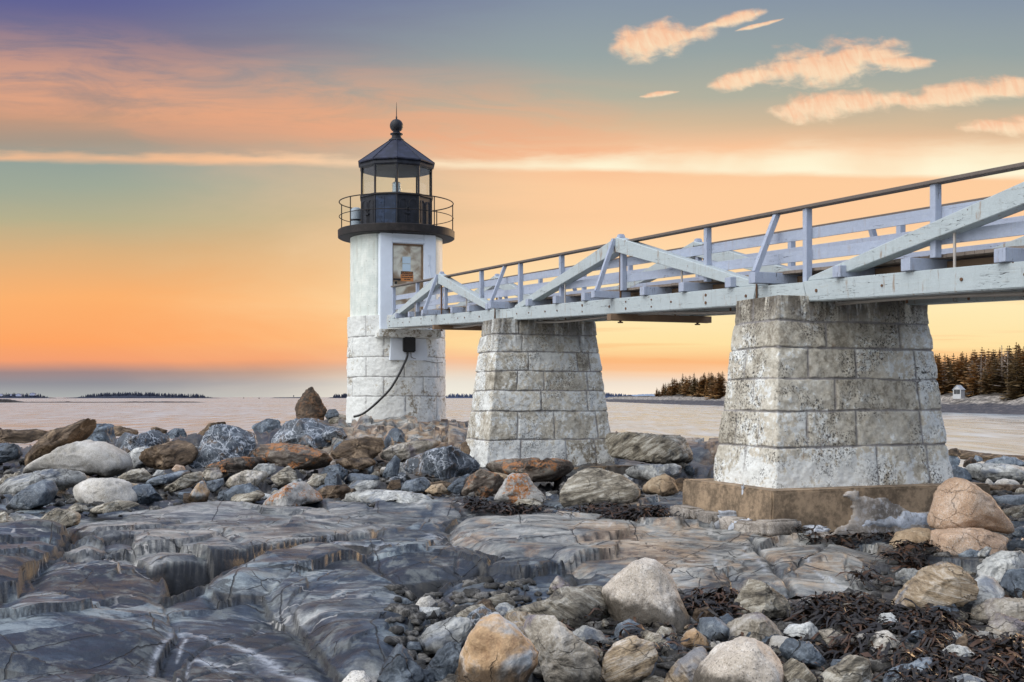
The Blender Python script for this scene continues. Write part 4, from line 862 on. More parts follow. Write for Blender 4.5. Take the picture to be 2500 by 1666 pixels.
# ------------------------------------------------------------------ stone piers under the bridge
P0 = Vector((-3.758, 34.5, 0))
def BW(s, n, z): return P0 + EX * s + EN * n + UZ * z      # bridge axes -> world
def rrect(a0, b0, a1, b1, r=.03):
    """ring of a battered rectangle: half sizes at the foot (a0 along, b0 across) and at the top; starts at the far left corner"""
    def f(T, V):
        a = a0 + (a1 - a0) * V; b = b0 + (b1 - b0) * V
        A, B = a0 - r, b0 - r; q = math.pi / 2 * r; per = 4 * (A + B) + 4 * q
        L = T * per; x = np.zeros_like(T); y = np.zeros_like(T); nx = np.zeros_like(T); ny = np.zeros_like(T)
        off = 0
        for (ln, kind, k) in ((2 * A, 's', 0), (q, 'c', 0), (2 * B, 's', 1), (q, 'c', 1), (2 * A, 's', 2), (q, 'c', 2), (2 * B, 's', 3), (q, 'c', 3)):
            m_ = (L >= off - 1e-9) & (L < off + ln + 1e-9); u = np.clip((L - off) / ln, 0, 1)
            aa, bb = a - r, b - r
            if kind == 's':
                X_, Y_, NX, NY = ((aa * (2 * u - 1), -b, 0, -1), (a, bb * (2 * u - 1), 1, 0), (aa * (1 - 2 * u), b, 0, 1), (-a, bb * (1 - 2 * u), -1, 0))[k]
            else:
                cx, cy, st = ((aa, -bb, -math.pi / 2), (aa, bb, 0), (-aa, bb, math.pi / 2), (-aa, -bb, math.pi))[k]
                th = st + u * math.pi / 2; X_, Y_, NX, NY = cx + r * np.cos(th), cy + r * np.sin(th), np.cos(th), np.sin(th)
            x = np.where(m_, X_, x); y = np.where(m_, Y_, y); nx = np.where(m_, NX, nx); ny = np.where(m_, NY, ny); off += ln
        return x, y, nx, ny, L, per
    # positions along the ring as fractions, face 0 left .. 3 back
    A, B = a0 - r, b0 - r; q = math.pi / 2 * r; per = 4 * (A + B) + 4 * q; st = [0, 2 * A + q, 2 * A + 2 * B + 2 * q, 4 * A + 2 * B + 3 * q]; le = [2 * A, 2 * B, 2 * A, 2 * B]
    return f, (lambda face, t: (st[face] + le[face] * t) / per)
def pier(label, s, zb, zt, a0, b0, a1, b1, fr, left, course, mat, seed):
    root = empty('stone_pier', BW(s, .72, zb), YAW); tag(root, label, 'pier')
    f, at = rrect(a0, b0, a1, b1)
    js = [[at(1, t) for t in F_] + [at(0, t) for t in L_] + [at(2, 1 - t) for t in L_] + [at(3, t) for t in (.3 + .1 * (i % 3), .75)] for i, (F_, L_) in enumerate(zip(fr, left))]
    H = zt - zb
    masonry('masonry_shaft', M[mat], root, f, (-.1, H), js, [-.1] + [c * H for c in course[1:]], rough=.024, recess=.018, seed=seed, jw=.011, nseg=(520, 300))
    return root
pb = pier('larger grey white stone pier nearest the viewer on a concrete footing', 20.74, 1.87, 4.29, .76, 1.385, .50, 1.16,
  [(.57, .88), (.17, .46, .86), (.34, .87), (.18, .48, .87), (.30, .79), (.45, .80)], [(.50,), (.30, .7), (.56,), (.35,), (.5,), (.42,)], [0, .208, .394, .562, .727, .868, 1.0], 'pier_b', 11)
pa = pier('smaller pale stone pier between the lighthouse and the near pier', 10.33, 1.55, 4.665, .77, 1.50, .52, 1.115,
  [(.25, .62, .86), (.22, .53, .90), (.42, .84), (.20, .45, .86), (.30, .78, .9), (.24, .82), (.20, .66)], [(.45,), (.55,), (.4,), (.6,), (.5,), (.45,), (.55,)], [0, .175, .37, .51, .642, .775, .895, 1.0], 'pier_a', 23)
# footing of the near pier: cast concrete with patches, rubble and mortar round its foot
bm = bmesh.new(); add_hexa(bm, [(-1.12, -1.66, -.62), (1.10, -1.66, -.62), (1.10, 1.72, -.62), (-1.12, 1.72, -.62), (-1.10, -1.64, 0), (1.08, -1.64, 0), (1.08, 1.70, 0), (-1.10, 1.70, 0)], .02)
bmesh.ops.subdivide_edges(bm, edges=bm.edges[:], cuts=24, use_grid_fill=True)
for v in bm.verts:
    p = v.co; d = .004 * (math.sin(p.x * 7.1 + p.z * 9) * math.cos(p.y * 5.3 + 1) + .6 * math.sin(p.y * 17 + p.x * 13 + p.z * 21))
    if p.z < -.02: v.co += Vector((d if abs(p.x) > 1. else 0, d if abs(p.y) > 1.55 else 0, 0))
foot = from_bm('concrete_footing', bm, M['concrete'], pb, smooth=False)
def lump(verts_px, depth, off, seed, amp=.03, n=26):
    """patch of mortar smeared on the front of the footing: outline in (across, height)"""
    poly = [(a, b) for a, b in verts_px]; xs = [p[0] for p in poly]; ys_ = [p[1] for p in poly]
    gx, gy = np.meshgrid(np.linspace(min(xs), max(xs), n * 3), np.linspace(min(ys_), max(ys_), n * 2)); sx, sy = gx.ravel(), gy.ravel()
    nz = fbm(np.stack([sx * 6, sy * 6, 0 * sx], 1), 3, seed); sd = poly_sd(sx + .03 * nz, sy + .03 * fbm(np.stack([sx * 7, sy * 7, 0 * sx + 5], 1), 3, seed), poly)
    d = depth * np.sqrt(np.clip(sd / .06, 0, 1)) * (1 + .5 * nz); 
    V = np.stack([off + np.where(sd > 0, d, -.05), sx, sy], 1); I = np.arange(len(sx)).reshape(gx.shape)
    q = np.stack([I[:-1, :-1].ravel(), I[:-1, 1:].ravel(), I[1:, 1:].ravel(), I[1:, :-1].ravel()], 1)
    keep = (sd[q] > -.05).all(1); return quad_mesh('mortar_patch', V, q[keep])
link('mortar_patch', lump([(-.54, -.01), (-.38, -.01), (-.36, -.08), (-.1, -.11), (.18, -.20), (.38, -.30), (1.7, -.32), (1.7, -.62), (-1.0, -.62), (-.9, -.56), (-.66, -.48), (-.55, -.36), (-.46, -.15), (-.68, -.10)], .025, 1.09, 5), M['mortar_grey'], foot, smooth=True)
link('mortar_patch', lump([(-.40, -.42), (-.25, -.36), (.2, -.36), (.26, -.30), (.6, -.34), (1.2, -.34), (1.2, -.50), (.1, -.52), (-.2, -.47), (-.38, -.50)], .018, 1.107, 8, n=40), M['mortar'], foot, smooth=True)
def stone_lump(name, c, sz, mat, parent, seed, ang_=.25, am=.09):
    bm = bmesh.new(); bmesh.ops.create_cube(bm, size=1); bmesh.ops.bevel(bm, geom=bm.edges[:], offset=.12, segments=2, affect='EDGES'); bmesh.ops.subdivide_edges(bm, edges=bm.edges[:], cuts=3, use_grid_fill=True)
    pts = np.array([v.co for v in bm.verts]); d = fbm(pts * 3 + seed * 3.3, 4, seed) * am
    for v, q in zip(bm.verts, d): v.co = Vector((v.co.x * sz[0] * (1 + q), v.co.y * sz[1] * (1 + q), v.co.z * sz[2] * (1 + q)))
    bmesh.ops.rotate(bm, verts=bm.verts[:], matrix=Matrix.Rotation(ang_, 3, 'Z')); bmesh.ops.translate(bm, verts=bm.verts[:], vec=c)
    return from_bm(name, bm, mat, parent, smooth=True)
for i, (c, sz) in enumerate((((.45, -1.78, -.47), (.36, .26, .20)), ((.82, -1.80, -.49), (.34, .28, .20)), ((1.12, -1.62, -.43), (.30, .56, .19)), ((-.1, -1.76, -.44), (.6, .26, .16)), ((-.75, -1.76, -.42), (.6, .24, .16)), ((1.10, -1.78, -.64), (.26, .36, .20)), ((1.26, -1.12, -.60), (.28, .26, .24)), ((-.5, -1.82, -.60), (.5, .24, .18)))):
    stone_lump('rubble_stone', c, sz, M['greystone'], foot, 40 + i, .06 * (i % 3 - 1))
for i, (c, sz) in enumerate((((.63, -1.78, -.52), (.10, .30, .26)), ((.26, -1.75, -.46), (.1, .28, .26)), ((.85, -1.88, -.68), (.5, .34, .14)), ((.35, -1.92, -.64), (.5, .34, .16)), ((-.15, -1.92, -.60), (.55, .3, .16)), ((-.75, -1.88, -.56), (.5, .3, .14)), ((1.24, -1.14, -.48), (.22, .22, .10)), ((1.20, -1.40, -.66), (.16, .26, .14)), ((.42, -1.635, -.20), (.06, .012, .38)))):
    stone_lump('mortar_fillet', c, sz, M['mortar'], foot, 60 + i, 0., .34)
bm = bmesh.new(); add_hexa(bm, [(-.6, .1, -.35), (1.25, .1, -.35), (1.25, 2.15, -.35), (-.6, 2.15, -.35), (-.6, .1, -.03), (1.2, .1, -.03), (1.2, 2.1, -.03), (-.6, 2.1, -.03)], .02); from_bm('concrete_footing', bm, M['concrete'], pa)

# ------------------------------------------------------------------ timber footbridge
br = empty('footbridge', (P0.x, P0.y, 0), YAW); tag(br, 'white painted timber truss footbridge rising to the lighthouse door', 'footbridge')
ZB = lambda s: 5.08 - .0404 * s                 # underside of the main beams
def L(s, n, h): return Vector((s, n, ZB(s) + h))
YL = Vector((0, 1, 0)); XL = Vector((1, 0, 0))
BH = .265
def part(name, mat, fn, smooth=False):
    bm = bmesh.new(); fn(bm); return from_bm(name, bm, [M[mat], M['iron']] if name == 'main_beam' else M[mat], br, smooth=smooth)
def bolts(bm, s0, s1, nc, sg):
    old = set(bm.faces); r = random.Random(int(s0 * 7 + nc * 31)); s = s0 + .3
    while s < s1 - .2:
        for hh in ((.19, .075) if r.random() < .5 else (.13,)):
            c = L(s, nc + sg * .125, hh); add_tube(bm, [c, c + Vector((0, sg * .012, 0))], r.uniform(.014, .024), 8)
        s += r.uniform(.5, 1.3)
    for f in bm.faces:
        if f not in old: f.material_index = 1
spans = [(0.0, 9.52, 5.12, .15, 9.35), (10.58, 20.05, 15.6, 10.66, 20.0), (21.12, 31.2, 26.1, 21.2, 31.0)]
TN = (.125, 1.655)       # the two trusses
for side, nc in enumerate(TN):
    sg = -1 if side == 0 else 1
    for (s0, s1, sa, d0, d1) in spans:
        part('main_beam', 'beam', lambda bm: add_hexa(bm, [L(s0 + (.10 if s0 > 1 else 0), nc - .125, 0), L(s1 - .10, nc - .125, 0), L(s1 - .10, nc + .125, 0), L(s0 + (.10 if s0 > 1 else 0), nc + .125, 0), L(s0, nc - .125, BH), L(s1, nc - .125, BH), L(s1, nc + .125, BH), L(s0, nc + .125, BH)], .012, ) or bolts(bm, s0, s1, nc, sg))
        ah = 1.33
        for (f0, st) in ((d0, 1), (d1, -1)):
            def diag(bm):
                w, dp = .19, .21
                foot_, apx = L(f0 + st * .28, nc, BH + .0), L(sa - st * .02, nc, ah - .10)
                ax = (apx - foot_).normalized(); up = YL.cross(ax) * (1 if YL.cross(ax).z > 0 else -1)
                # sloped timber with a level-cut foot and a plumb-cut head
                lo_in = L(f0 + st * .42, nc, BH + .002); 
                pts = []
                for dn in (-w / 2, w / 2):
                    a = L(f0 - st * .02, nc + dn, BH + .002); b = L(f0 + st * .42, nc + dn, BH + .002)
                    c_ = L(sa - st * .005, nc + dn, ah - .26); d_ = L(sa - st * .005, nc + dn, ah)
                    t_ = L(f0 + st * .02, nc + dn, BH + .05)
                    pts.append((a, b, c_, d_, t_))
                vs = [[bm.verts.new(p) for p in q] for q in pts]
                order = (0, 1, 2, 3, 4)
                bm.faces.new([vs[0][i] for i in order]); bm.faces.new([vs[1][i] for i in reversed(order)])
                for i in range(5): j = (i + 1) % 5; bm.faces.new((vs[0][order[j]], vs[0][order[i]], vs[1][order[i]], vs[1][order[j]]))
                bmesh.ops.bevel(bm, geom=bm.edges[:], offset=.008, segments=1, affect='EDGES')
            part('truss_diagonal', 'beam', diag)
        part('apex_cap', 'post', lambda bm: add_hexa(bm, [L(sa - .07, nc - .06, ah - .02), L(sa + .07, nc - .06, ah - .02), L(sa + .07, nc + .06, ah - .02), L(sa - .07, nc + .06, ah - .02), L(sa - .05, nc - .045, ah + .055), L(sa + .05, nc - .045, ah + .055), L(sa + .05, nc + .045, ah + .055), L(sa - .05, nc + .045, ah + .055)], .01))
        part('king_rod', 'iron', lambda bm: (add_tube(bm, [L(sa - .02, nc + .0, -.14), L(sa - .02, nc + .0, ah - .1)], .022, 8), add_lathe(bm, [(.05, 0), (.05, .02)], 8, L(sa - .02, nc, -.16))))
        for q in (.47, .53):
            sr = (d0 + (sa - d0) * .52) if q < .5 else (sa + (d1 - sa) * .5)
            part('tie_rod', 'pipe', lambda bm: add_tube(bm, [L(sr, nc - .03, .1), L(sr, nc - .03, .78)], .016, 8))
        # outrigger at the apex with a raking brace, and the timber slung beneath
        part('outrigger', 'post', lambda bm: add_box(bm, L(sa - .09, nc + sg * .50, BH + .062), L(sa - .09, nc - sg * .20, BH + .062), .15, .12, XL, .008))
        part('raking_brace', 'post', lambda bm: add_box(bm, L(sa - .10, nc + sg * .42, BH + .12), L(sa - .06, nc + sg * .10, ah - .03), .075, .075, XL, .006))
    for (b0, b1) in ((9.52, 10.58), (20.05, 21.12)):
        part('bearing_block', 'beam', lambda bm: add_hexa(bm, [L(b0 - .002, nc - .118, .055), L(b1 + .06, nc - .118, .055), L(b1 + .06, nc + .118, .055), L(b0 - .002, nc + .118, .055), L(b0 - .0, nc - .118, BH - .012), L(b1 + .0, nc - .118, BH - .012), L(b1, nc + .118, BH - .012), L(b0, nc + .118, BH - .012)], .006))
        part('outrigger', 'post', lambda bm: add_box(bm, L(b0 + .22, nc + sg * .34, BH + .085), L(b0 + .22, nc - sg * .42, BH + .085), .16, .15, XL, .008))
        part('raking_brace', 'post', lambda bm: add_box(bm, L(b0 + .24, nc + sg * .30, BH + .16), L(b0 + .30, nc - sg * .005, 1.22), .075, .075, XL, .006))
        part('tie_rod', 'iron', lambda bm: add_tube(bm, [L(b0 + .02, nc + sg * .135, .02), L(b0 + .02, nc + sg * .135, BH + .02)], .014, 6))
    # railing
    rn = nc - sg * .02
    for sp in (.25, 2.8, 5.40, 8.2, 10.72, 12.95, 15.66, 18.5, 21.02, 23.4, 26.0, 28.6, 31.0):
        part('rail_post', 'post', lambda bm: add_box(bm, L(sp, rn, BH + .14 if sp not in (10.72, 21.02) else BH), L(sp, rn, 1.215), .088, .088, XL, .006))
    for (b0, b1) in ((.15, 9.6), (9.604, 20.3), (20.304, 31.1)):
        part('handrail', 'cap', lambda bm: add_box(bm, L(b0, rn, 1.238), L(b1, rn, 1.238), .15, .042, YL, .008))
        for hh in (.90, .62):
            part('rail_board', 'board', lambda bm: add_box(bm, L(b0, rn - sg * .058, hh), L(b1, rn - sg * .058, hh), .026, .14, YL, .004))
for (s0, s1, sa, d0, d1) in spans:
    part('slung_timber', 'brown', lambda bm: add_box(bm, L(sa - .02, -.10, -.062), L(sa - .02, 1.90, -.062), .16, .115, XL, .008))
for sc in (1.2, 2.6, 3.9, 6.5, 7.8, 9.1, 11.6, 13.05, 14.4, 16.75, 18.05, 19.4, 21.9, 23.15, 24.55, 27.4, 28.9, 30.3):
    part('cross_beam', 'post', lambda bm: add_box(bm, L(sc, -.06, BH + .074), L(sc, 1.84, BH + .074), .155, .142, XL, .008))
def deck(b0, b1):
    def fn(bm):
        s = b0
        while s < b1 - .01:
            e = min(b1, s + .142); dz = random.uniform(-.003, .003)
            add_hexa(bm, [L(s, .22, .41 + dz), L(e - .008, .22, .41 + dz), L(e - .008, 1.56, .41 + dz), L(s, 1.56, .41 + dz), L(s, .22, .448 + dz), L(e - .008, .22, .448 + dz), L(e - .008, 1.56, .448 + dz), L(s, 1.56, .448 + dz)]); s += .142
    part('deck_boards', 'deck', fn)
deck(.1, 10.0); deck(10.0, 20.5); deck(20.5, 31.2)
for nn in (.50, .89, 1.28):
    part('stringer', 'brown', lambda bm: add_box(bm, L(.1, nn, .30), L(31.1, nn, .30), .09, .18, YL, .006))
part('service_pipe', 'pipe', lambda bm: add_tube(bm, [L(s_, .42 + .02 * math.sin(s_ * 1.3), -.03 + .03 * math.sin(s_ * .9)) for s_ in np.arange(.2, 31, .5)], .024, 8), True)
part('pipe_hanger', 'iron', lambda bm: [add_box(bm, L(s_, .42, -.06), L(s_, .42, .2), .02, .02, XL) for s_ in (3, 8, 12.5, 14.5, 17, 18.7, 22.6, 23.6, 24.4, 26, 28)])
# landward abutment that carries the end of the bridge beside the viewer, out of the picture
# ------------------------------------------------------------------ loose boulders, each its own stone
def ico(sub):
    bm = bmesh.new(); bmesh.ops.create_icosphere(bm, subdivisions=sub, radius=1)
    v = np.array([q.co for q in bm.verts]); f = np.array([[q.index for q in p.verts] for p in bm.faces]); bm.free(); return v, f
ICO = {k: ico(k) for k in (3, 4, 5)}
ANG = dict(gr=.15, gw=.12, gp=.15, tn=.5, sl=1.0, sv=.85, bl=.45, sc=.65, st=.4, br=.95, ur=.9, pa=.75, pb=.65, li=.6, so=.85, ot=.25)
def rock_mesh(name, outline, depth, style, seed, sub, flat=0.0):
    """stone whose side view follows 'outline' (metres, around its middle), with its own thickness"""
    r_ = np.random.default_rng(seed); V, T = ICO[sub]; o = np.asarray(outline, float)
    ph = np.linspace(-math.pi, math.pi, 361); rad = np.zeros(361)
    for i in range(len(o)):
        a, b = o[i], o[(i + 1) % len(o)]; e = b - a
        den = np.cos(ph) * e[1] - np.sin(ph) * e[0]; den = np.where(np.abs(den) < 1e-9, 1e-9, den)
        tt = (a[0] * e[1] - a[1] * e[0]) / den; uu = (a[0] * np.sin(ph) - a[1] * np.cos(ph)) / den
        rad = np.where((tt > 0) & (uu >= -1e-6) & (uu <= 1 + 1e-6), np.maximum(rad, tt), rad)
    ang_ = ANG[style]; k = 9 if ang_ < .3 else 5 if ang_ < .6 else 3
    ker = np.hanning(k + 2)[1:-1]; ker /= ker.sum(); rr = np.concatenate([rad[-k - 1:-1], rad, rad[1:k + 1]]); rad = np.convolve(rr, ker, 'same')[k:-k]
    phi = np.arctan2(V[:, 2], V[:, 0]); rho = np.hypot(V[:, 0], V[:, 2]); R = np.interp(phi, ph, rad)
    q = .62 if ang_ < .3 else .55
    g = rho ** q
    P = np.stack([R * g * np.cos(phi), depth * np.sign(V[:, 1]) * np.abs(V[:, 1]) ** .8, R * g * np.sin(phi)], 1)
    size = float(np.sqrt(rad.mean() * depth))
    # broken faces toward the front, the top and the back
    for i in range(int(3 + 9 * ang_)):
        n = r_.normal(size=3); n[1] = -abs(n[1]) * 1.8 - .3 if i % 4 else n[1]; n[2] = abs(n[2]) * .8 if i % 2 else n[2] * .7; n /= np.linalg.norm(n)
        d = P @ n; lim = np.quantile(d, r_.uniform(.72, .93)); over = np.maximum(d - lim, 0)
        P = P - over[:, None] * n * min(.97, .4 + .62 * ang_)
    # skewed lean of the front face
    P[:, 1] += .25 * r_.uniform(-.3, .8) * P[:, 2]
    N = P / (np.linalg.norm(P, axis=1, keepdims=True) + 1e-9); sc_ = P / size
    amp = .045 + .05 * ang_
    d = amp * fbm(sc_ * 1.6 + seed, 4, seed) + (.022 + .03 * ang_) * (1 - np.abs(fbm(sc_ * 4.2 + seed, 4, seed + 3)) * 2)
    if style in ('sc', 'st', 'so', 'br', 'ur'):
        a = r_.uniform(-.5, .5); ax = np.array([math.sin(a), .15, math.cos(a)]); w = fbm(sc_ * 1.1, 3, seed + 8) * .5
        ly = sc_ @ ax * 5.5 + w * 2; d += .028 * vnoise(np.stack([ly, sc_[:, 0] * .6, sc_[:, 1] * .6], 1), seed + 5) + .018 * vnoise(np.stack([ly * 2.7, sc_[:, 0] * .8, sc_[:, 1] * .8], 1), seed + 6)
    P = P + N * (d * size)[:, None]
    # keep the outline the stone really has, whatever was broken off
    pa = np.arctan2(P[:, 2], P[:, 0]); pr = np.hypot(P[:, 0], P[:, 2]); nb = 60; bi = ((pa + math.pi) / (2 * math.pi) * nb).astype(int) % nb
    act = np.zeros(nb); np.maximum.at(act, bi, pr); bc = (np.arange(nb) + .5) / nb * 2 * math.pi - math.pi
    ratio = np.clip(np.interp(bc, ph, rad) / np.maximum(act, 1e-6), .7, 2.2); ratio = (np.roll(ratio, 1) + ratio * 2 + np.roll(ratio, -1)) / 4
    rt_ = np.interp(pa, np.concatenate([[bc[-1] - 2 * math.pi], bc, [bc[0] + 2 * math.pi]]), np.concatenate([[ratio[-1]], ratio, [ratio[0]]]))
    P[:, 0] *= rt_; P[:, 2] *= rt_
    me = quad_mesh(name, P, T)
    return me
ROCKS = []   # (name, x, y, z, width) for the stones named in the labels of their small neighbours
def boulder(zid, pts, style, short, rest, seed, dY=0.0, dep=.46, sub=5, name='boulder', lift=0.0, Y=None):
    p = zpx(zid, pts); x0, x1 = p[:, 0].min(), p[:, 0].max(); y0, y1 = p[:, 1].min(), p[:, 1].max()
    wpx, hpx = x1 - x0, y1 - y0
    cxp = (x0 + x1) / 2
    if Y is None:
        X_, Yc = hit(np.array([cxp]), np.array([max(y1 - .06 * hpx, 1020)]), .0)
        yc = float(Yc[0])
    else: yc = Y
    dm = wpx / F * yc; depth = max(.25 * dm, min(dep * dm, .62 * math.sqrt(wpx * hpx) / F * yc * 1.25))
    yc = yc + (depth * .7 if Y is None else 0) + dY
    k = yc / F
    out = np.stack([(p[:, 0] - CX) * k, CZ - (p[:, 1] - HY) * k], 1)
    c = np.array([(out[:, 0].min() + out[:, 0].max()) / 2, (out[:, 1].min() + out[:, 1].max()) / 2])
    me = rock_mesh(name, out - c, depth, style, seed, sub)
    o = link(name, me, RM[style], None, (c[0], yc, c[1] + lift), smooth=True)
    tag(o, (short + ' ' + rest).strip(), 'boulder', None)
    ROCKS.append((short, c[0], yc, c[1], dm, cxp, (y0 + y1) / 2, wpx, hpx))
    return o
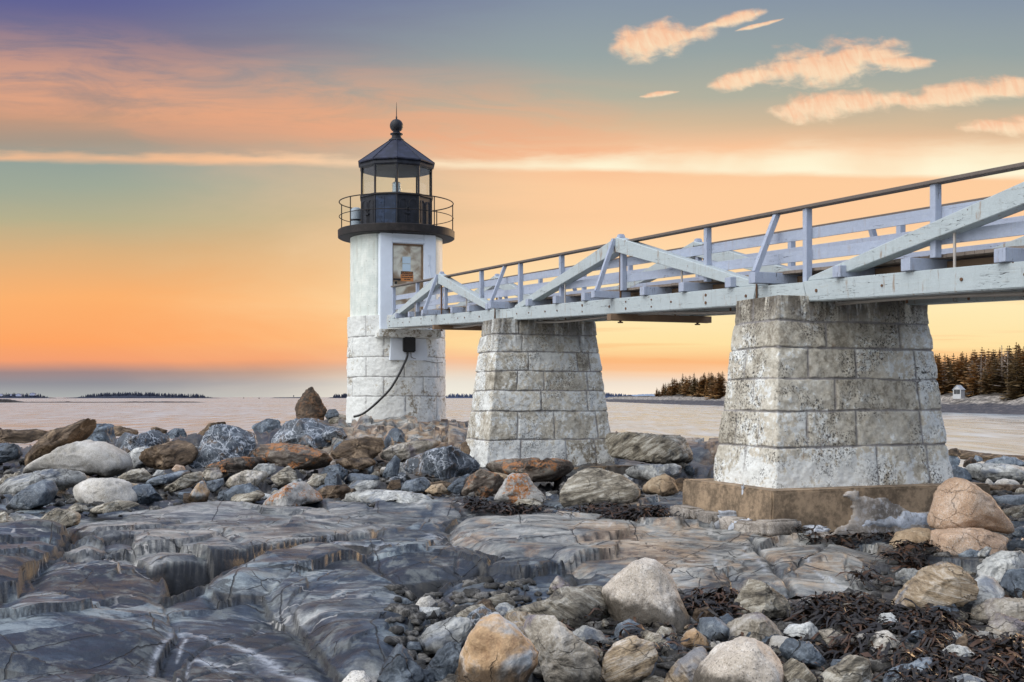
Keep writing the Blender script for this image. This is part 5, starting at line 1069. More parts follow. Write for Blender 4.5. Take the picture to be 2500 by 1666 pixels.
BD = [
 # --- the band of boulders on the left, nearest the water first
 ('L', [(0, 388), (150, 392), (190, 380), (285, 408), (200, 475), (-260, 480), (-260, 400)], 'br', 'flat dark brown ledge stone', 'at the left edge of the shore'),
 ('L', [(-150, 480), (200, 475), (212, 492), (150, 560), (0, 610), (-150, 610)], 'sl', 'dark low slab', 'below the leftmost brown tilted boulder'),
 ('L', [(105, 590), (130, 560), (300, 400), (390, 370), (510, 318), (570, 350), (580, 390), (480, 470), (330, 530), (200, 650), (130, 640)], 'br', 'long brown tilted boulder', 'rising behind the pale granite dome'),
 ('L', [(480, 450), (600, 352), (680, 355), (755, 390), (745, 460), (700, 485), (560, 485)], 'sl', 'dark angular slate boulder', 'between the brown tilted boulder and the water'),
 ('L', [(705, 370), (760, 365), (865, 398), (865, 430), (740, 435)], 'br', 'small brown skyline stone', 'right of the dark angular slate'),
 ('L', [(140, 675), (210, 610), (300, 560), (420, 495), (510, 458), (680, 470), (800, 540), (850, 600), (850, 655), (700, 685), (500, 690), (250, 690)], 'gr', 'pale granite dome', 'largest light smooth boulder on the left'),
 ('L', [(710, 460), (780, 405), (850, 430), (950, 388), (1045, 440), (1045, 500), (900, 530), (780, 550), (720, 510)], 'sv', 'brown and blue veined boulder', 'just behind the pale granite dome'),
 ('L', [(830, 570), (900, 520), (1100, 455), (1200, 478), (1255, 530), (1220, 610), (1050, 650), (900, 640)], 'br', 'broad dark brown boulder', 'right of the pale granite dome'),
 ('L', [(1010, 435), (1100, 382), (1200, 382), (1240, 408), (1200, 440), (1100, 450)], 'sl', 'low dark skyline stone', 'against the water in the middle left'),
 ('L', [(945, 378), (1000, 372), (1062, 395), (1050, 418), (960, 410)], 'br', 'thin brown skyline stone', 'second dark stone against the water'),
 ('L', [(1240, 430), (1330, 348), (1430, 338), (1452, 365), (1330, 440), (1300, 460)], 'br', 'brown wedge stone', 'leaning on the white veined boulder'),
 ('L', [(1300, 440), (1340, 368), (1400, 353), (1500, 370), (1620, 420), (1640, 475), (1600, 565), (1540, 605), (1400, 630), (1240, 630), (1205, 600), (1280, 520)], 'sv', 'large slate boulder laced with white veins', 'in the middle of the left band'),
 ('L', [(1600, 365), (1700, 318), (1780, 330), (1805, 380), (1760, 450), (1650, 455)], 'sl', 'grey slate boulder', 'between the two white veined boulders'),
 ('L', [(1705, 465), (1800, 338), (1900, 318), (2000, 320), (2110, 370), (2175, 430), (2130, 500), (2040, 530), (1950, 515), (1850, 495), (1710, 505)], 'sv', 'blocky slate boulder netted with white veins', 'below the pointed brown rock'),
 ('L', [(1876, 300), (1878, 255), (1890, 215), (1940, 140), (1990, 112), (2000, 128), (2050, 200), (2087, 270), (2065, 345), (1980, 360), (1900, 340)], 'ur', 'pointed brown rock', 'standing up on the skyline left of the lighthouse'),
 ('L', [(2070, 300), (2090, 262), (2140, 258), (2170, 290), (2150, 320), (2090, 330)], 'sl', 'small grey stone', 'right at the foot of the pointed brown rock'),
 ('L', [(2060, 370), (2085, 300), (2150, 285), (2200, 300), (2210, 340), (2150, 380)], 'sc', 'olive grey lump', 'between the pointed brown rock and the tower'),
 ('L', [(1585, 535), (1640, 488), (1800, 476), (2000, 508), (2070, 530), (2108, 590), (2080, 640), (1950, 660), (1850, 630), (1720, 600), (1640, 590)], 'so', 'orange lichened brown boulder', 'long one below the netted slate'),
 ('L', [(1215, 640), (1330, 618), (1450, 572), (1550, 562), (1690, 578), (1700, 615), (1540, 670), (1400, 665)], 'so', 'orange streaked slate wedge', 'left of the orange lichened brown boulder'),
 ('L', [(1608, 640), (1650, 608), (1750, 608), (1772, 650), (1720, 695), (1620, 685)], 'pa', 'white block', 'under the long orange lichened boulder'),
 ('L', [(1425, 745), (1470, 690), (1560, 648), (1680, 658), (1705, 690), (1600, 780), (1480, 795)], 'pb', 'pale blotched boulder', 'below the white block'),
 ('L', [(1715, 700), (1830, 622), (1880, 655), (1902, 720), (1840, 765), (1760, 745)], 'sc', 'streaked pale schist stone', 'right of the pale blotched boulder'),
 ('L', [(1615, 905), (1700, 820), (1850, 730), (1930, 723), (1990, 780), (2055, 860), (1900, 885), (1750, 900)], 'li', 'grey boulder spotted with orange lichen', 'at the back edge of the ledge'),
 ('L', [(900, 735), (960, 700), (1150, 652), (1205, 660), (1100, 730), (980, 760)], 'bl', 'flat blue grey slab stone', 'tilted in front of the broad dark brown boulder'),
 ('L', [(995, 780), (1100, 730), (1200, 668), (1270, 655), (1292, 710), (1200, 765), (1100, 795)], 'sc', 'streaked leaning slab', 'right of the flat blue grey slab stone'),
 ('L', [(1185, 840), (1260, 740), (1290, 708), (1335, 790), (1320, 865), (1230, 870)], 'ot', 'upright ochre splinter', 'under the streaked leaning slab'),
 ('L', [(1278, 675), (1320, 638), (1390, 628), (1422, 680), (1400, 720), (1310, 718)], 'pb', 'round mottled stone', 'above the upright ochre splinter'),
 ('L', [(845, 745), (940, 738), (1000, 800), (1022, 850), (900, 870), (840, 810)], 'sl', 'dark slate block', 'right of the tan hump boulder'),
 ('L', [(742, 695), (830, 648), (900, 638), (962, 690), (940, 730), (850, 730)], 'sc', 'low olive stone', 'in front of the pale granite dome'),
 ('L', [(1088, 645), (1120, 613), (1170, 622), (1185, 650), (1130, 672)], 'gp', 'small orange brown cobble', 'beside the flat blue grey slab stone'),
 ('L', [(968, 690), (1000, 648), (1050, 648), (1040, 695)], 'pa', 'small pale cobble', 'between the low olive stone and the orange cobble'),
 ('L', [(1325, 785), (1320, 720), (1420, 700), (1425, 740), (1380, 790)], 'bl', 'bluish block', 'just right of the upright ochre splinter'),
 ('L', [(1375, 840), (1390, 790), (1450, 770), (1490, 800), (1470, 850)], 'sl', 'dark grey cobble', 'below the pale blotched boulder'),
 ('L', [(1430, 850), (1470, 805), (1560, 800), (1640, 780), (1690, 810), (1600, 870), (1500, 880)], 'sc', 'low ridged stone', 'left of the lichen spotted grey boulder'),
 ('L', [(1940, 745), (2010, 675), (2070, 695), (2055, 755), (1980, 770)], 'sc', 'small ridged grey stone', 'above the lichen spotted grey boulder'),
 ('L', [(-150, 720), (60, 690), (240, 650), (340, 643), (600, 678), (690, 690), (610, 745), (400, 765), (330, 760), (200, 800), (0, 850), (-150, 850)], 'pa', 'long pale slab stone', 'in front of the pale granite dome at the left edge'),
 ('L', [(20, 900), (70, 840), (160, 760), (250, 713), (312, 720), (355, 780), (300, 870), (200, 910), (90, 915)], 'bl', 'blue grey boulder with a black crack', 'near the left edge'),
 ('L', [(432, 790), (450, 740), (550, 703), (700, 698), (800, 728), (870, 800), (882, 855), (800, 880), (700, 885), (560, 885), (470, 850)], 'gr', 'tan hump boulder', 'rounded, in front of the pale granite dome'),
 ('L', [(280, 930), (330, 895), (430, 895), (500, 935), (505, 1000), (400, 1030), (150, 1020), (200, 985)], 'sc', 'swirled grey stone', 'low at the left under the tan hump'),
 ('L', [(-60, 930), (20, 915), (75, 985), (50, 1010), (-60, 1010)], 'sc', 'grey stone', 'cut by the left edge above the ledge'),
 ('L', [(30, 940), (100, 915), (200, 950), (270, 965), (180, 1000), (80, 1000)], 'pa', 'flat grey stone', 'second from the left edge above the ledge'),
 ('L', [(420, 895), (470, 862), (540, 880), (560, 910), (500, 925)], 'sc', 'small grey pointed stone', 'under the tan hump boulder'),
 ('L', [(510, 925), (600, 880), (740, 840), (830, 850), (890, 880), (760, 905), (620, 935)], 'sc', 'thin ridged slab', 'lying on the back edge of the ledge'),
 ('L', [(2045, 660), (2080, 625), (2150, 612), (2215, 655), (2190, 720), (2100, 735)], 'sl', 'dark slate lump', 'right of the small ridged grey stone'),
 # --- below the lighthouse
 ('M', [(278, 300), (330, 250), (420, 258), (432, 305), (350, 355), (300, 345)], 'pa', 'lilac white rock', 'on the brown knoll left of the tower foot'),
 ('M', [(335, 335), (460, 278), (650, 288), (755, 330), (650, 385), (400, 380)], 'tn', 'broad tan outcrop', 'below the tower foot'),
 ('M', [(235, 455), (320, 368), (450, 345), (545, 350), (562, 405), (500, 480), (330, 490)], 'br', 'rusty brown outcrop', 'under the lilac white rock'),
 ('M', [(490, 455), (620, 388), (800, 360), (905, 375), (800, 440), (650, 495)], 'pb', 'pale brown bumpy outcrop', 'left of the nearer leg of the small pier'),
 ('M', [(775, 355), (850, 298), (960, 285), (1055, 295), (1060, 365), (880, 385)], 'tn', 'layered tan outcrop', 'touching the left side of the small pier'),
 ('M', [(400, 250), (560, 232), (700, 248), (690, 290), (560, 290), (430, 285)], 'tn', 'low tan ledge', 'right at the tower foot'),
 ('M', [(700, 285), (850, 248), (1000, 255), (1052, 275), (1050, 305), (850, 318), (740, 318)], 'br', 'cracked brown ledge', 'behind the layered tan outcrop'),
 ('M', [(250, 490), (300, 470), (470, 470), (520, 500), (440, 535), (300, 530)], 'br', 'low brown ledge', 'under the rusty brown outcrop'),
 ('M', [(1000, 385), (1030, 368), (1057, 420), (1045, 485), (1000, 440)], 'br', 'brown stone', 'wedged against the foot of the small pier'),
 ('M', [(645, 510), (700, 468), (850, 408), (950, 392), (1010, 438), (1112, 510), (1085, 570), (900, 590), (700, 565)], 'sv', 'big blue black boulder with fine white veins', 'left of the small pier'),
 ('M', [(535, 590), (570, 510), (620, 448), (652, 480), (640, 570)], 'sl', 'dark upright slate', 'left of the big blue black boulder'),
 ('M', [(1105, 505), (1290, 478), (1420, 463), (1655, 480), (1665, 530), (1560, 615), (1420, 605), (1250, 580), (1150, 560)], 'so', 'long rusty slab', 'lying across the foot of the small pier'),
 ('M', [(990, 680), (1050, 570), (1110, 528), (1220, 558), (1258, 590), (1225, 690), (1130, 708), (1040, 700)], 'so', 'dark boulder with an orange top', 'left of the orange pyramid stone'),
 ('M', [(1175, 720), (1270, 570), (1300, 553), (1380, 553), (1420, 620), (1502, 700), (1460, 735), (1300, 750)], 'li', 'orange pyramid stone', 'in front of the small pier'),
 ('M', [(1290, 745), (1330, 705), (1420, 700), (1485, 735), (1440, 765), (1330, 765)], 'sc', 'low grey stone', 'at the foot of the orange pyramid stone'),
 ('M', [(1553, 690), (1580, 620), (1650, 558), (1720, 530), (1800, 528), (1930, 568), (2030, 630), (2045, 690), (1980, 745), (1850, 775), (1700, 775), (1580, 745)], 'sc', 'large folded schist boulder', 'between the two piers'),
 ('M', [(1940, 545), (2000, 508), (2260, 498), (2280, 560), (2200, 590), (2080, 605), (1960, 578)], 'pa', 'flat pale boulder', 'behind the large folded schist boulder'),
 ('M', [(2045, 640), (2100, 583), (2180, 558), (2230, 590), (2255, 665), (2200, 690), (2060, 680)], 'tn', 'smooth tan boulder', 'left of the big pier footing'),
 ('M', [(2220, 600), (2260, 580), (2330, 585), (2330, 660), (2250, 660)], 'br', 'reddish stone', 'half hidden behind the big pier footing'),
 ('M', [(340, 638), (380, 598), (540, 593), (525, 635), (420, 668)], 'pa', 'pale flat topped stone', 'below the knoll in front of the tower'),
 ('M', [(150, 670), (220, 628), (340, 618), (375, 652), (300, 695), (190, 700)], 'br', 'low dark brown stone', 'left of the pale flat topped stone'),
 ('M', [(645, 650), (680, 600), (790, 573), (832, 610), (812, 662), (700, 675)], 'bl', 'squared blue slate', 'below the big blue black boulder'),
 ('M', [(910, 650), (950, 610), (1000, 573), (1060, 558), (1030, 630), (980, 680)], 'sl', 'slate wedge', 'left of the dark boulder with an orange top'),
 ('M', [(785, 662), (830, 623), (890, 613), (935, 662), (860, 678)], 'tn', 'small brown wedge', 'right of the squared blue slate'),
 ('M', [(185, 560), (230, 515), (290, 503), (352, 560), (300, 620), (230, 612)], 'sl', 'blue black block', 'in the hollow under the low brown ledge'),
 ('M', [(315, 610), (360, 553), (500, 568), (545, 595), (430, 612)], 'bl', 'flat bluish stone', 'right of the blue black block'),
 ('M', [(190, 725), (290, 680), (440, 663), (640, 663), (900, 678), (1100, 703), (1190, 720), (1000, 752), (700, 755), (300, 750)], 'pa', 'very long flat pale slab', 'along the back of the ledge below the small pier'),
 ('M', [(-10, 560), (20, 525), (50, 560), (60, 605), (10, 625), (-20, 600)], 'sc', 'rounded olive stone', 'under the orange lichened brown boulder'),
 ('M', [(100, 610), (150, 560), (210, 575), (215, 615), (140, 635)], 'pb', 'small speckled stone', 'left of the blue black block'),
 ('M', [(570, 640), (600, 595), (650, 590), (660, 635), (600, 655)], 'br', 'small dark brown stone', 'left of the squared blue slate'),
 # --- far side, right of the small pier and right of the big pier
 ('M', [(1830, 345), (1850, 320), (1950, 314), (2150, 330), (2353, 343), (2390, 400), (2390, 500), (2250, 520), (1950, 480), (1860, 470)], 'sc', 'long grey brown outcrop', 'along the water between the two piers'),
 ('P', [(1640, 965), (1720, 948), (1800, 958), (2000, 988), (2200, 998), (2330, 1015), (2330, 1060), (2000, 1040), (1780, 1010)], 'br', 'long dark shoreline ledge', 'right of the big pier against the water'),
 ('R', [(270, 330), (290, 280), (370, 272), (425, 325), (420, 350), (300, 352)], 'br', 'brown rounded stone', 'on the dark ledge right of the big pier'),
 ('R', [(275, 450), (285, 345), (350, 350), (420, 370), (380, 450), (310, 470)], 'sl', 'blue grey block', 'touching the right side of the big pier'),
 ('R', [(430, 470), (450, 410), (520, 360), (570, 400), (560, 440), (480, 480)], 'so', 'small rust streaked block', 'right of the blue grey block by the big pier'),
 ('R', [(540, 400), (570, 348), (630, 370), (640, 405), (570, 425)], 'bl', 'small round blue stone', 'behind the flat grey slab on the right'),
 ('R', [(620, 430), (760, 380), (850, 352), (980, 370), (1100, 420), (1100, 460), (800, 460)], 'bl', 'long blue slate', 'by the right edge near the water'),
 ('R', [(460, 490), (520, 460), (700, 440), (900, 438), (1150, 480), (1150, 590), (900, 620), (600, 625), (520, 580)], 'pa', 'broad flat grey slab', 'right of the big pier above the pink boulder'),
 ('R', [(295, 600), (300, 470), (380, 455), (460, 490), (520, 570), (520, 620), (400, 625)], 'sl', 'shiny black boulder', 'behind the top of the pink boulder'),
 ('R', [(655, 660), (670, 620), (690, 588), (720, 610), (745, 650), (700, 675)], 'gr', 'small cream pointed stone', 'right of the pink boulder top'),
 ('R', [(765, 650), (800, 610), (870, 590), (950, 600), (1010, 640), (1000, 665), (850, 670)], 'gr', 'white rounded stone', 'by the right edge above the slabs'),
 ('R', [(640, 690), (800, 660), (950, 650), (1130, 660), (1130, 760), (850, 770), (740, 750)], 'br', 'dark weedy stone', 'under the white rounded stone'),
 ('R', [(755, 800), (880, 765), (1060, 752), (1150, 760), (1150, 830), (950, 880), (840, 910)], 'bl', 'tilted blue slab', 'right of the pink boulder'),
 ('R', [(845, 930), (950, 885), (1060, 865), (1150, 865), (1150, 1010), (950, 1030), (890, 1000)], 'sc', 'olive slab', 'under the tilted blue slab at the right edge'),
 ('R', [(880, 1170), (980, 1115), (1060, 1085), (1150, 1090), (1150, 1210), (960, 1205)], 'bl', 'slate blue stone', 'right of the split pinkish base'),
 ('R', [(890, 1340), (950, 1240), (1060, 1210), (1150, 1220), (1150, 1370), (980, 1380)], 'sl', 'purple grey stone', 'at the right edge below the pinkish base'),
]
BD2 = [
 ('R', [(90, 1060), (95, 960), (150, 800), (200, 670), (300, 595), (370, 573), (430, 585), (550, 640), (700, 740), (800, 860), (880, 980), (920, 1120), (890, 1170), (700, 1130), (400, 1120), (120, 1120)], 'gp', 'big pink granite boulder', 'resting at the right end of the concrete footing', dict(Y=12.7, dep=.4)),
 ('R', [(92, 1280), (110, 1120), (400, 1105), (620, 1100), (870, 1170), (1000, 1225), (900, 1330), (780, 1410), (640, 1380), (420, 1390), (130, 1400)], 'gp', 'pinkish cracked base rock', 'under the big pink granite boulder', dict(Y=12.3, dep=.4)),
 ('C', [(1495, 335), (1560, 268), (1700, 238), (1790, 245), (1800, 380), (1640, 400), (1510, 370)], 'tn', 'flat brown stone', 'left of the pinkish base rock', dict(Y=12.9)),
 ('C', [(1920, 400), (2000, 362), (2080, 373), (2165, 430), (2080, 490), (1970, 460)], 'bl', 'blue egg shaped stone', 'in front of the pinkish base rock', {}),
 ('C', [(2035, 490), (2130, 430), (2260, 387), (2390, 390), (2430, 490), (2230, 580), (2080, 600)], 'pa', 'pale streaked boulder', 'below the pinkish base rock at the right edge', {}),
 ('C', [(2210, 600), (2280, 508), (2400, 490), (2460, 640), (2300, 690)], 'sl', 'blue slate boulder', 'at the right edge below the pale streaked boulder', {}),
 ('C', [(1510, 790), (1580, 650), (1720, 508), (1840, 462), (1920, 458), (2000, 518), (2055, 610), (1950, 700), (1800, 775), (1620, 830)], 'st', 'banded standing boulder', 'right of the bare slate ledge', {}),
 ('C', [(1760, 780), (1900, 700), (2050, 610), (2170, 553), (2250, 580), (2285, 670), (2100, 710), (2040, 815), (1850, 815)], 'pa', 'pale leaning slab', 'against the banded standing boulder', {}),
 ('C', [(2035, 860), (2060, 760), (2180, 688), (2353, 683), (2460, 720), (2460, 810), (2230, 815), (2130, 885)], 'pb', 'beige layered boulder', 'at the right edge behind the lilac boulder', {}),
 ('C', [(2060, 990), (2130, 900), (2240, 798), (2353, 828), (2480, 900), (2480, 1010), (2200, 1025), (2090, 1025)], 'pb', 'lilac grey boulder', 'cut by the right edge low down', {}),
 ('C', [(1320, 985), (1380, 900), (1480, 798), (1540, 792), (1620, 868), (1650, 925), (1500, 940), (1400, 985)], 'pa', 'pale green pyramid stone', 'left of the flat blue stone', {}),
 ('C', [(1310, 1040), (1380, 960), (1430, 905), (1490, 888), (1560, 960), (1592, 1040), (1520, 1090), (1380, 1080)], 'gr', 'whitish blue boulder', 'in front of the pale green pyramid stone', {}),
 ('C', [(1755, 970), (1800, 898), (1900, 893), (1980, 928), (1994, 985), (1930, 1055), (1830, 1055)], 'pa', 'grey green squared stone', 'amid the weed at the lower right', {}),
 ('C', [(1060, 1230), (1150, 1130), (1280, 1038), (1380, 1078), (1422, 1180), (1390, 1290), (1100, 1310)], 'sc', 'ridged grey green boulder', 'at the bottom edge right of the beige granite', {}),
 ('C', [(1465, 1228), (1500, 1160), (1680, 1080), (1832, 1063), (1765, 1135), (1620, 1210), (1600, 1270), (1480, 1280)], 'bl', 'flat tongue shaped blue stone', 'at the bottom right', {}),
 ('C', [(2025, 1055), (2130, 1005), (2270, 988), (2353, 1008), (2440, 1050), (2300, 1095), (2150, 1095)], 'pa', 'flat whitish stone', 'below the lilac grey boulder', {}),
 ('C', [(815, 905), (870, 858), (1010, 843), (1062, 900), (1095, 985), (950, 975)], 'pa', 'blue grey slab stone', 'behind the dark purple stone', {}),
 ('C', [(1050, 900), (1130, 878), (1220, 928), (1235, 960), (1150, 1010), (1090, 975)], 'pb', 'white and black stone', 'right of the blue grey slab stone', {}),
 ('C', [(795, 1010), (850, 943), (1000, 968), (1093, 1080), (1055, 1145), (900, 1110), (830, 1075)], 'sl', 'dark purple stone', 'right of the beige granite', {}),
 ('C', [(815, 1130), (880, 1068), (960, 1108), (1025, 1190), (1000, 1270), (850, 1270)], 'sc', 'grey ridged stone', 'touching the right of the beige granite at the bottom edge', {}),
 ('C', [(1155, 870), (1180, 838), (1400, 828), (1365, 885), (1210, 920)], 'tn', 'flat pinkish stone', 'in the weed before the slate ledge', {}),
 ('C', [(1570, 840), (1650, 783), (1795, 820), (1745, 880), (1650, 900)], 'bl', 'flat blue stone', 'under the banded standing boulder', {}),
 ('C', [(135, 975), (200, 900), (260, 878), (330, 938), (355, 1005), (240, 1025)], 'ot', 'blue and rust stone', 'left of the mottled wedge boulder', {}),
 ('C', [(1000, 820), (1050, 743), (1150, 733), (1185, 790), (1100, 840)], 'sl', 'black wet stone', 'at the lower edge of the slate ledge', {}),
 ('C', [(1535, 970), (1640, 938), (1702, 980), (1685, 1050), (1580, 1060)], 'bl', 'dark speckled stone', 'right of the whitish blue boulder', {}),
 ('C', [(225, 845), (260, 758), (340, 738), (402, 790), (385, 870), (260, 880)], 'br', 'dark red stone', 'right of the tide marked granite', {}),
 ('C', [(378, 755), (420, 723), (462, 750), (445, 785)], 'bl', 'small round blue cobble', 'above the dark red stone', {}),
 ('C', [(365, 910), (420, 810), (470, 783), (523, 830), (455, 890), (400, 940)], 'sl', 'slate wedge stone', 'left under the dark split boulder', {}),
 ('C', [(460, 795), (560, 650), (620, 568), (680, 568), (850, 688), (935, 790), (925, 840), (800, 850), (700, 805), (560, 835)], 'sc', 'dark split boulder', 'rising before the light ledge', {}),
 ('C', [(385, 1010), (420, 908), (510, 845), (600, 788), (690, 783), (780, 858), (845, 940), (790, 1020), (650, 980), (500, 985)], 'pb', 'mottled wedge boulder', 'behind the beige granite', {}),
 ('C', [(235, 1300), (255, 1200), (300, 1120), (420, 1000), (550, 933), (650, 948), (760, 1018), (842, 1120), (855, 1200), (830, 1340), (300, 1350)], 'gw', 'beige granite boulder', 'big round one at the bottom edge', dict(Y=7.05)),
 ('B', [(1745, 640), (1850, 530), (1950, 448), (2070, 428), (2145, 470), (2230, 600), (2305, 800), (2295, 900), (2200, 940), (2000, 920), (1850, 890), (1790, 770)], 'gw', 'tide marked granite boulder', 'white topped with a black foot', {}),
 ('B', [(1080, 785), (1200, 718), (1500, 638), (1700, 622), (1830, 658), (1865, 730), (1800, 860), (1700, 930), (1560, 940), (1300, 890), (1170, 845)], 'sc', 'long twisted schist boulder', 'left of the tide marked granite', {}),
 ('B', [(1395, 690), (1420, 600), (1470, 543), (1550, 598), (1575, 645), (1480, 680)], 'pb', 'small grey peak', 'behind the long twisted schist boulder', dict(Y=9.7)),
 ('B', [(790, 1330), (840, 1050), (900, 918), (960, 828), (1080, 783), (1200, 868), (1290, 958), (1355, 1040), (1342, 1130), (1290, 1200), (1260, 1330), (830, 1360)], 'ot', 'orange and blue standing boulder', 'at the bottom edge with a dark wet foot', dict(Y=7.0)),
 ('B', [(1235, 890), (1290, 810), (1450, 798), (1560, 898), (1700, 1000), (1745, 1110), (1735, 1250), (1550, 1330), (1400, 1290), (1340, 1050)], 'pb', 'pitted grey boulder', 'right of the orange and blue standing boulder', dict(Y=7.5, sd=611)),
 ('B', [(1735, 1190), (1760, 1060), (1830, 970), (1960, 923), (2080, 958), (2105, 1040), (2050, 1160), (1900, 1250), (1760, 1250)], 'st', 'brown banded cobble', 'right of the pitted grey boulder', {}),
 ('B', [(1795, 990), (1850, 860), (1930, 818), (2000, 848), (2010, 900), (1900, 970)], 'bl', 'smooth dark blue stone', 'under the long twisted schist boulder', {}),
 ('B', [(1990, 920), (2030, 893), (2120, 918), (2250, 1000), (2305, 1025), (2200, 1095), (2100, 1070)], 'sc', 'grey lined stone', 'right of the brown banded cobble', {}),
 ('B', [(2110, 1250), (2220, 1110), (2353, 1018), (2425, 1008), (2445, 1080), (2360, 1250), (2200, 1290)], 'st', 'striped beige stone', 'left of the beige granite at the bottom edge', {}),
 ('B', [(555, 1000), (590, 925), (650, 870), (800, 798), (900, 796), (933, 850), (880, 940), (720, 1020), (600, 1060)], 'pa', 'pale blue flat boulder', 'left of the orange and blue standing boulder', {}),
 ('B', [(610, 1160), (700, 1020), (780, 958), (872, 980), (855, 1080), (810, 1230), (680, 1290)], 'sl', 'dark slate slab', 'under the pale blue flat boulder', {}),
 ('B', [(270, 1300), (350, 1110), (410, 1030), (450, 983), (482, 993), (560, 1100), (625, 1160), (600, 1290), (300, 1320)], 'sl', 'dark pointed slate stone', 'at the bottom edge beside the smooth ledge', {}),
 ('B', [(85, 1215), (150, 1150), (230, 1148), (285, 1200), (260, 1275), (100, 1275)], 'gr', 'small beige round stone', 'at the bottom edge left of the dark pointed slate', {}),
 ('B', [(465, 1230), (520, 1180), (610, 1148), (695, 1180), (715, 1260), (480, 1280)], 'sl', 'wet black cobble', 'at the bottom edge before the dark slate slab', {}),
 ('B', [(505, 800), (530, 748), (720, 743), (728, 795), (650, 865), (540, 845)], 'pa', 'whitish ragged stone', 'in the gully beside the smooth ledge', {}),
 ('B', [(540, 745), (590, 680), (650, 668), (693, 710), (640, 765)], 'gr', 'speckled light stone', 'on top of the gully behind the whitish ragged stone', {}),
 ('B', [(1200, 715), (1230, 670), (1280, 675), (1295, 720), (1240, 740)], 'pa', 'small white stone', 'behind the left end of the twisted schist', {}),
 ('C', [(-15, 1060), (0, 915), (100, 950), (220, 1020), (205, 1070), (90, 1095)], 'sl', 'dark lined stone', 'right of the brown banded cobble, low', {}),
]
sd_ = 100
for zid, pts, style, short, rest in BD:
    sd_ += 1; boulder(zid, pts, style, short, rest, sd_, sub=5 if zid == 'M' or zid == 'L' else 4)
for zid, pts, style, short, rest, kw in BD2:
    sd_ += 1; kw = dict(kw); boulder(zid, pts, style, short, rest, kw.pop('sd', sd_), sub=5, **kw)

# small stones in the gaps: each its own object, named by the boulder beside it
VAR = {}
for st, n in (('sl', 4), ('bl', 3), ('sc', 4), ('pa', 4), ('gr', 3), ('br', 3), ('tn', 2), ('st', 2), ('sv', 2)):
    for i in range(n):
        r_ = np.random.default_rng(900 + len(VAR)); a = np.linspace(0, 2 * math.pi, 9, endpoint=False)
        rr = r_.uniform(.36, .56, 9); o_ = np.stack([rr * np.cos(a), rr * np.sin(a) * r_.uniform(.5, .8)], 1)
        VAR[(st, i)] = (rock_mesh('stone', o_, r_.uniform(.3, .42), st, 700 + len(VAR), 4), RM[st])
for me, mt in VAR.values():
    me.materials.append(mt); me.polygons.foreach_set('use_smooth', np.ones(len(me.polygons), bool))
COLN = dict(sl='dark slate', bl='blue grey', sc='streaked grey', pa='pale', gr='light speckled', br='brown', tn='tan', st='banded', sv='veined')
used_labels = set()
def small_stone(x, y, w, key):
    st, i = key; me, _ = VAR[key]
    o = bpy.data.objects.new('stone', me); COL.objects.link(o)
    z = float(ground_z(x, y)[0]); o.location = (x, y, z + w * (.10 if y > 14 else .20)); o.rotation_euler = (random.uniform(-.35, .35), random.uniform(-.3, .3), random.uniform(0, 6.28)); o.scale = (w, w * random.uniform(.8, 1.1), w * random.uniform(.75, 1.15))
    px, py = CX + x / y * F, HY + (CZ - z) / y * F
    near = sorted(ROCKS, key=lambda r: (r[5] - px) ** 2 + ((r[6] - py) * 1.6) ** 2)[:6]
    wp = w / y * F; szs = 'tiny' if wp < 26 else 'small' if wp < 48 else 'mid-sized'
    lab = None
    for r in near:
        dx, dy = (px - r[5]) / max(r[7], 1), (py - r[6]) / max(r[8], 1)
        rel = ('left of' if dx < 0 else 'right of') if abs(dx) > abs(dy) else ('just behind' if dy < 0 else 'in front of')
        lab = f'{szs} {COLN[st]} stone {rel} the {r[0]}'
        if lab not in used_labels: break
    else:
        lab = None
    if lab is None:
        bpy.data.objects.remove(o); return None
    used_labels.add(lab); tag(o, lab, 'stone', 'small stones between the boulders'); return o
def pick(ws): return random.choices(list(VAR), weights=[ws.get(k[0], .3) for k in VAR])[0]
def scatter(n, zone, wr, ws):
    P = np.array(zone, float); k = 0; tries = 0
    while k < n and tries < n * 12:
        tries += 1
        px, py = random.uniform(P[:, 0].min(), P[:, 0].max()), random.uniform(P[:, 1].min(), P[:, 1].max())
        if poly_sd(np.array([px]), np.array([py]), P)[0] < 0: continue
        X, Y = hit(np.array([px]), np.array([py])); w = random.uniform(*wr) ** 1.0
        if small_stone(float(X[0]), float(Y[0]), w, pick(ws)): k += 1
scatter(122, [(0, 1130), (300, 1120), (640, 1090), (900, 1090), (1150, 1150), (1560, 1190), (1550, 1225), (900, 1205), (600, 1228), (330, 1225), (0, 1250)], (.25, .75), dict(sl=3, bl=.7, sc=2.5, pa=1.6, gr=.7, br=1.8, sv=.5))
scatter(50, [(0, 1050), (300, 1050), (780, 1040), (1000, 1090), (850, 1120), (500, 1110), (0, 1120)], (.4, 1.0), dict(sl=2, br=2, sc=1.5, sv=1.5, pa=.5))
scatter(20, [(1480, 1130), (1700, 1120), (1690, 1170), (1500, 1210)], (.2, .5), dict(br=1.5, tn=1, sc=1.5, sl=1, pa=1))
scatter(15, [(2300, 1120), (2560, 1120), (2560, 1280), (2430, 1300)], (.2, .5), dict(br=1, sl=1.5, sc=1, pa=1))
scatter(96, [(980, 1666), (1000, 1590), (1150, 1500), (1640, 1470), (1700, 1530), (1950, 1530), (2150, 1480), (2250, 1380), (2540, 1320), (2540, 1700), (980, 1700)], (.13, .34), dict(sl=1.5, bl=1.5, sc=2, pa=2, gr=1.5, st=1, br=.8, tn=.7))
scatter(10, [(950, 1560), (1000, 1440), (1250, 1430), (1300, 1470), (1100, 1500), (1010, 1600)], (.06, .15), dict(sl=2, bl=1.5, pa=1, sc=1))

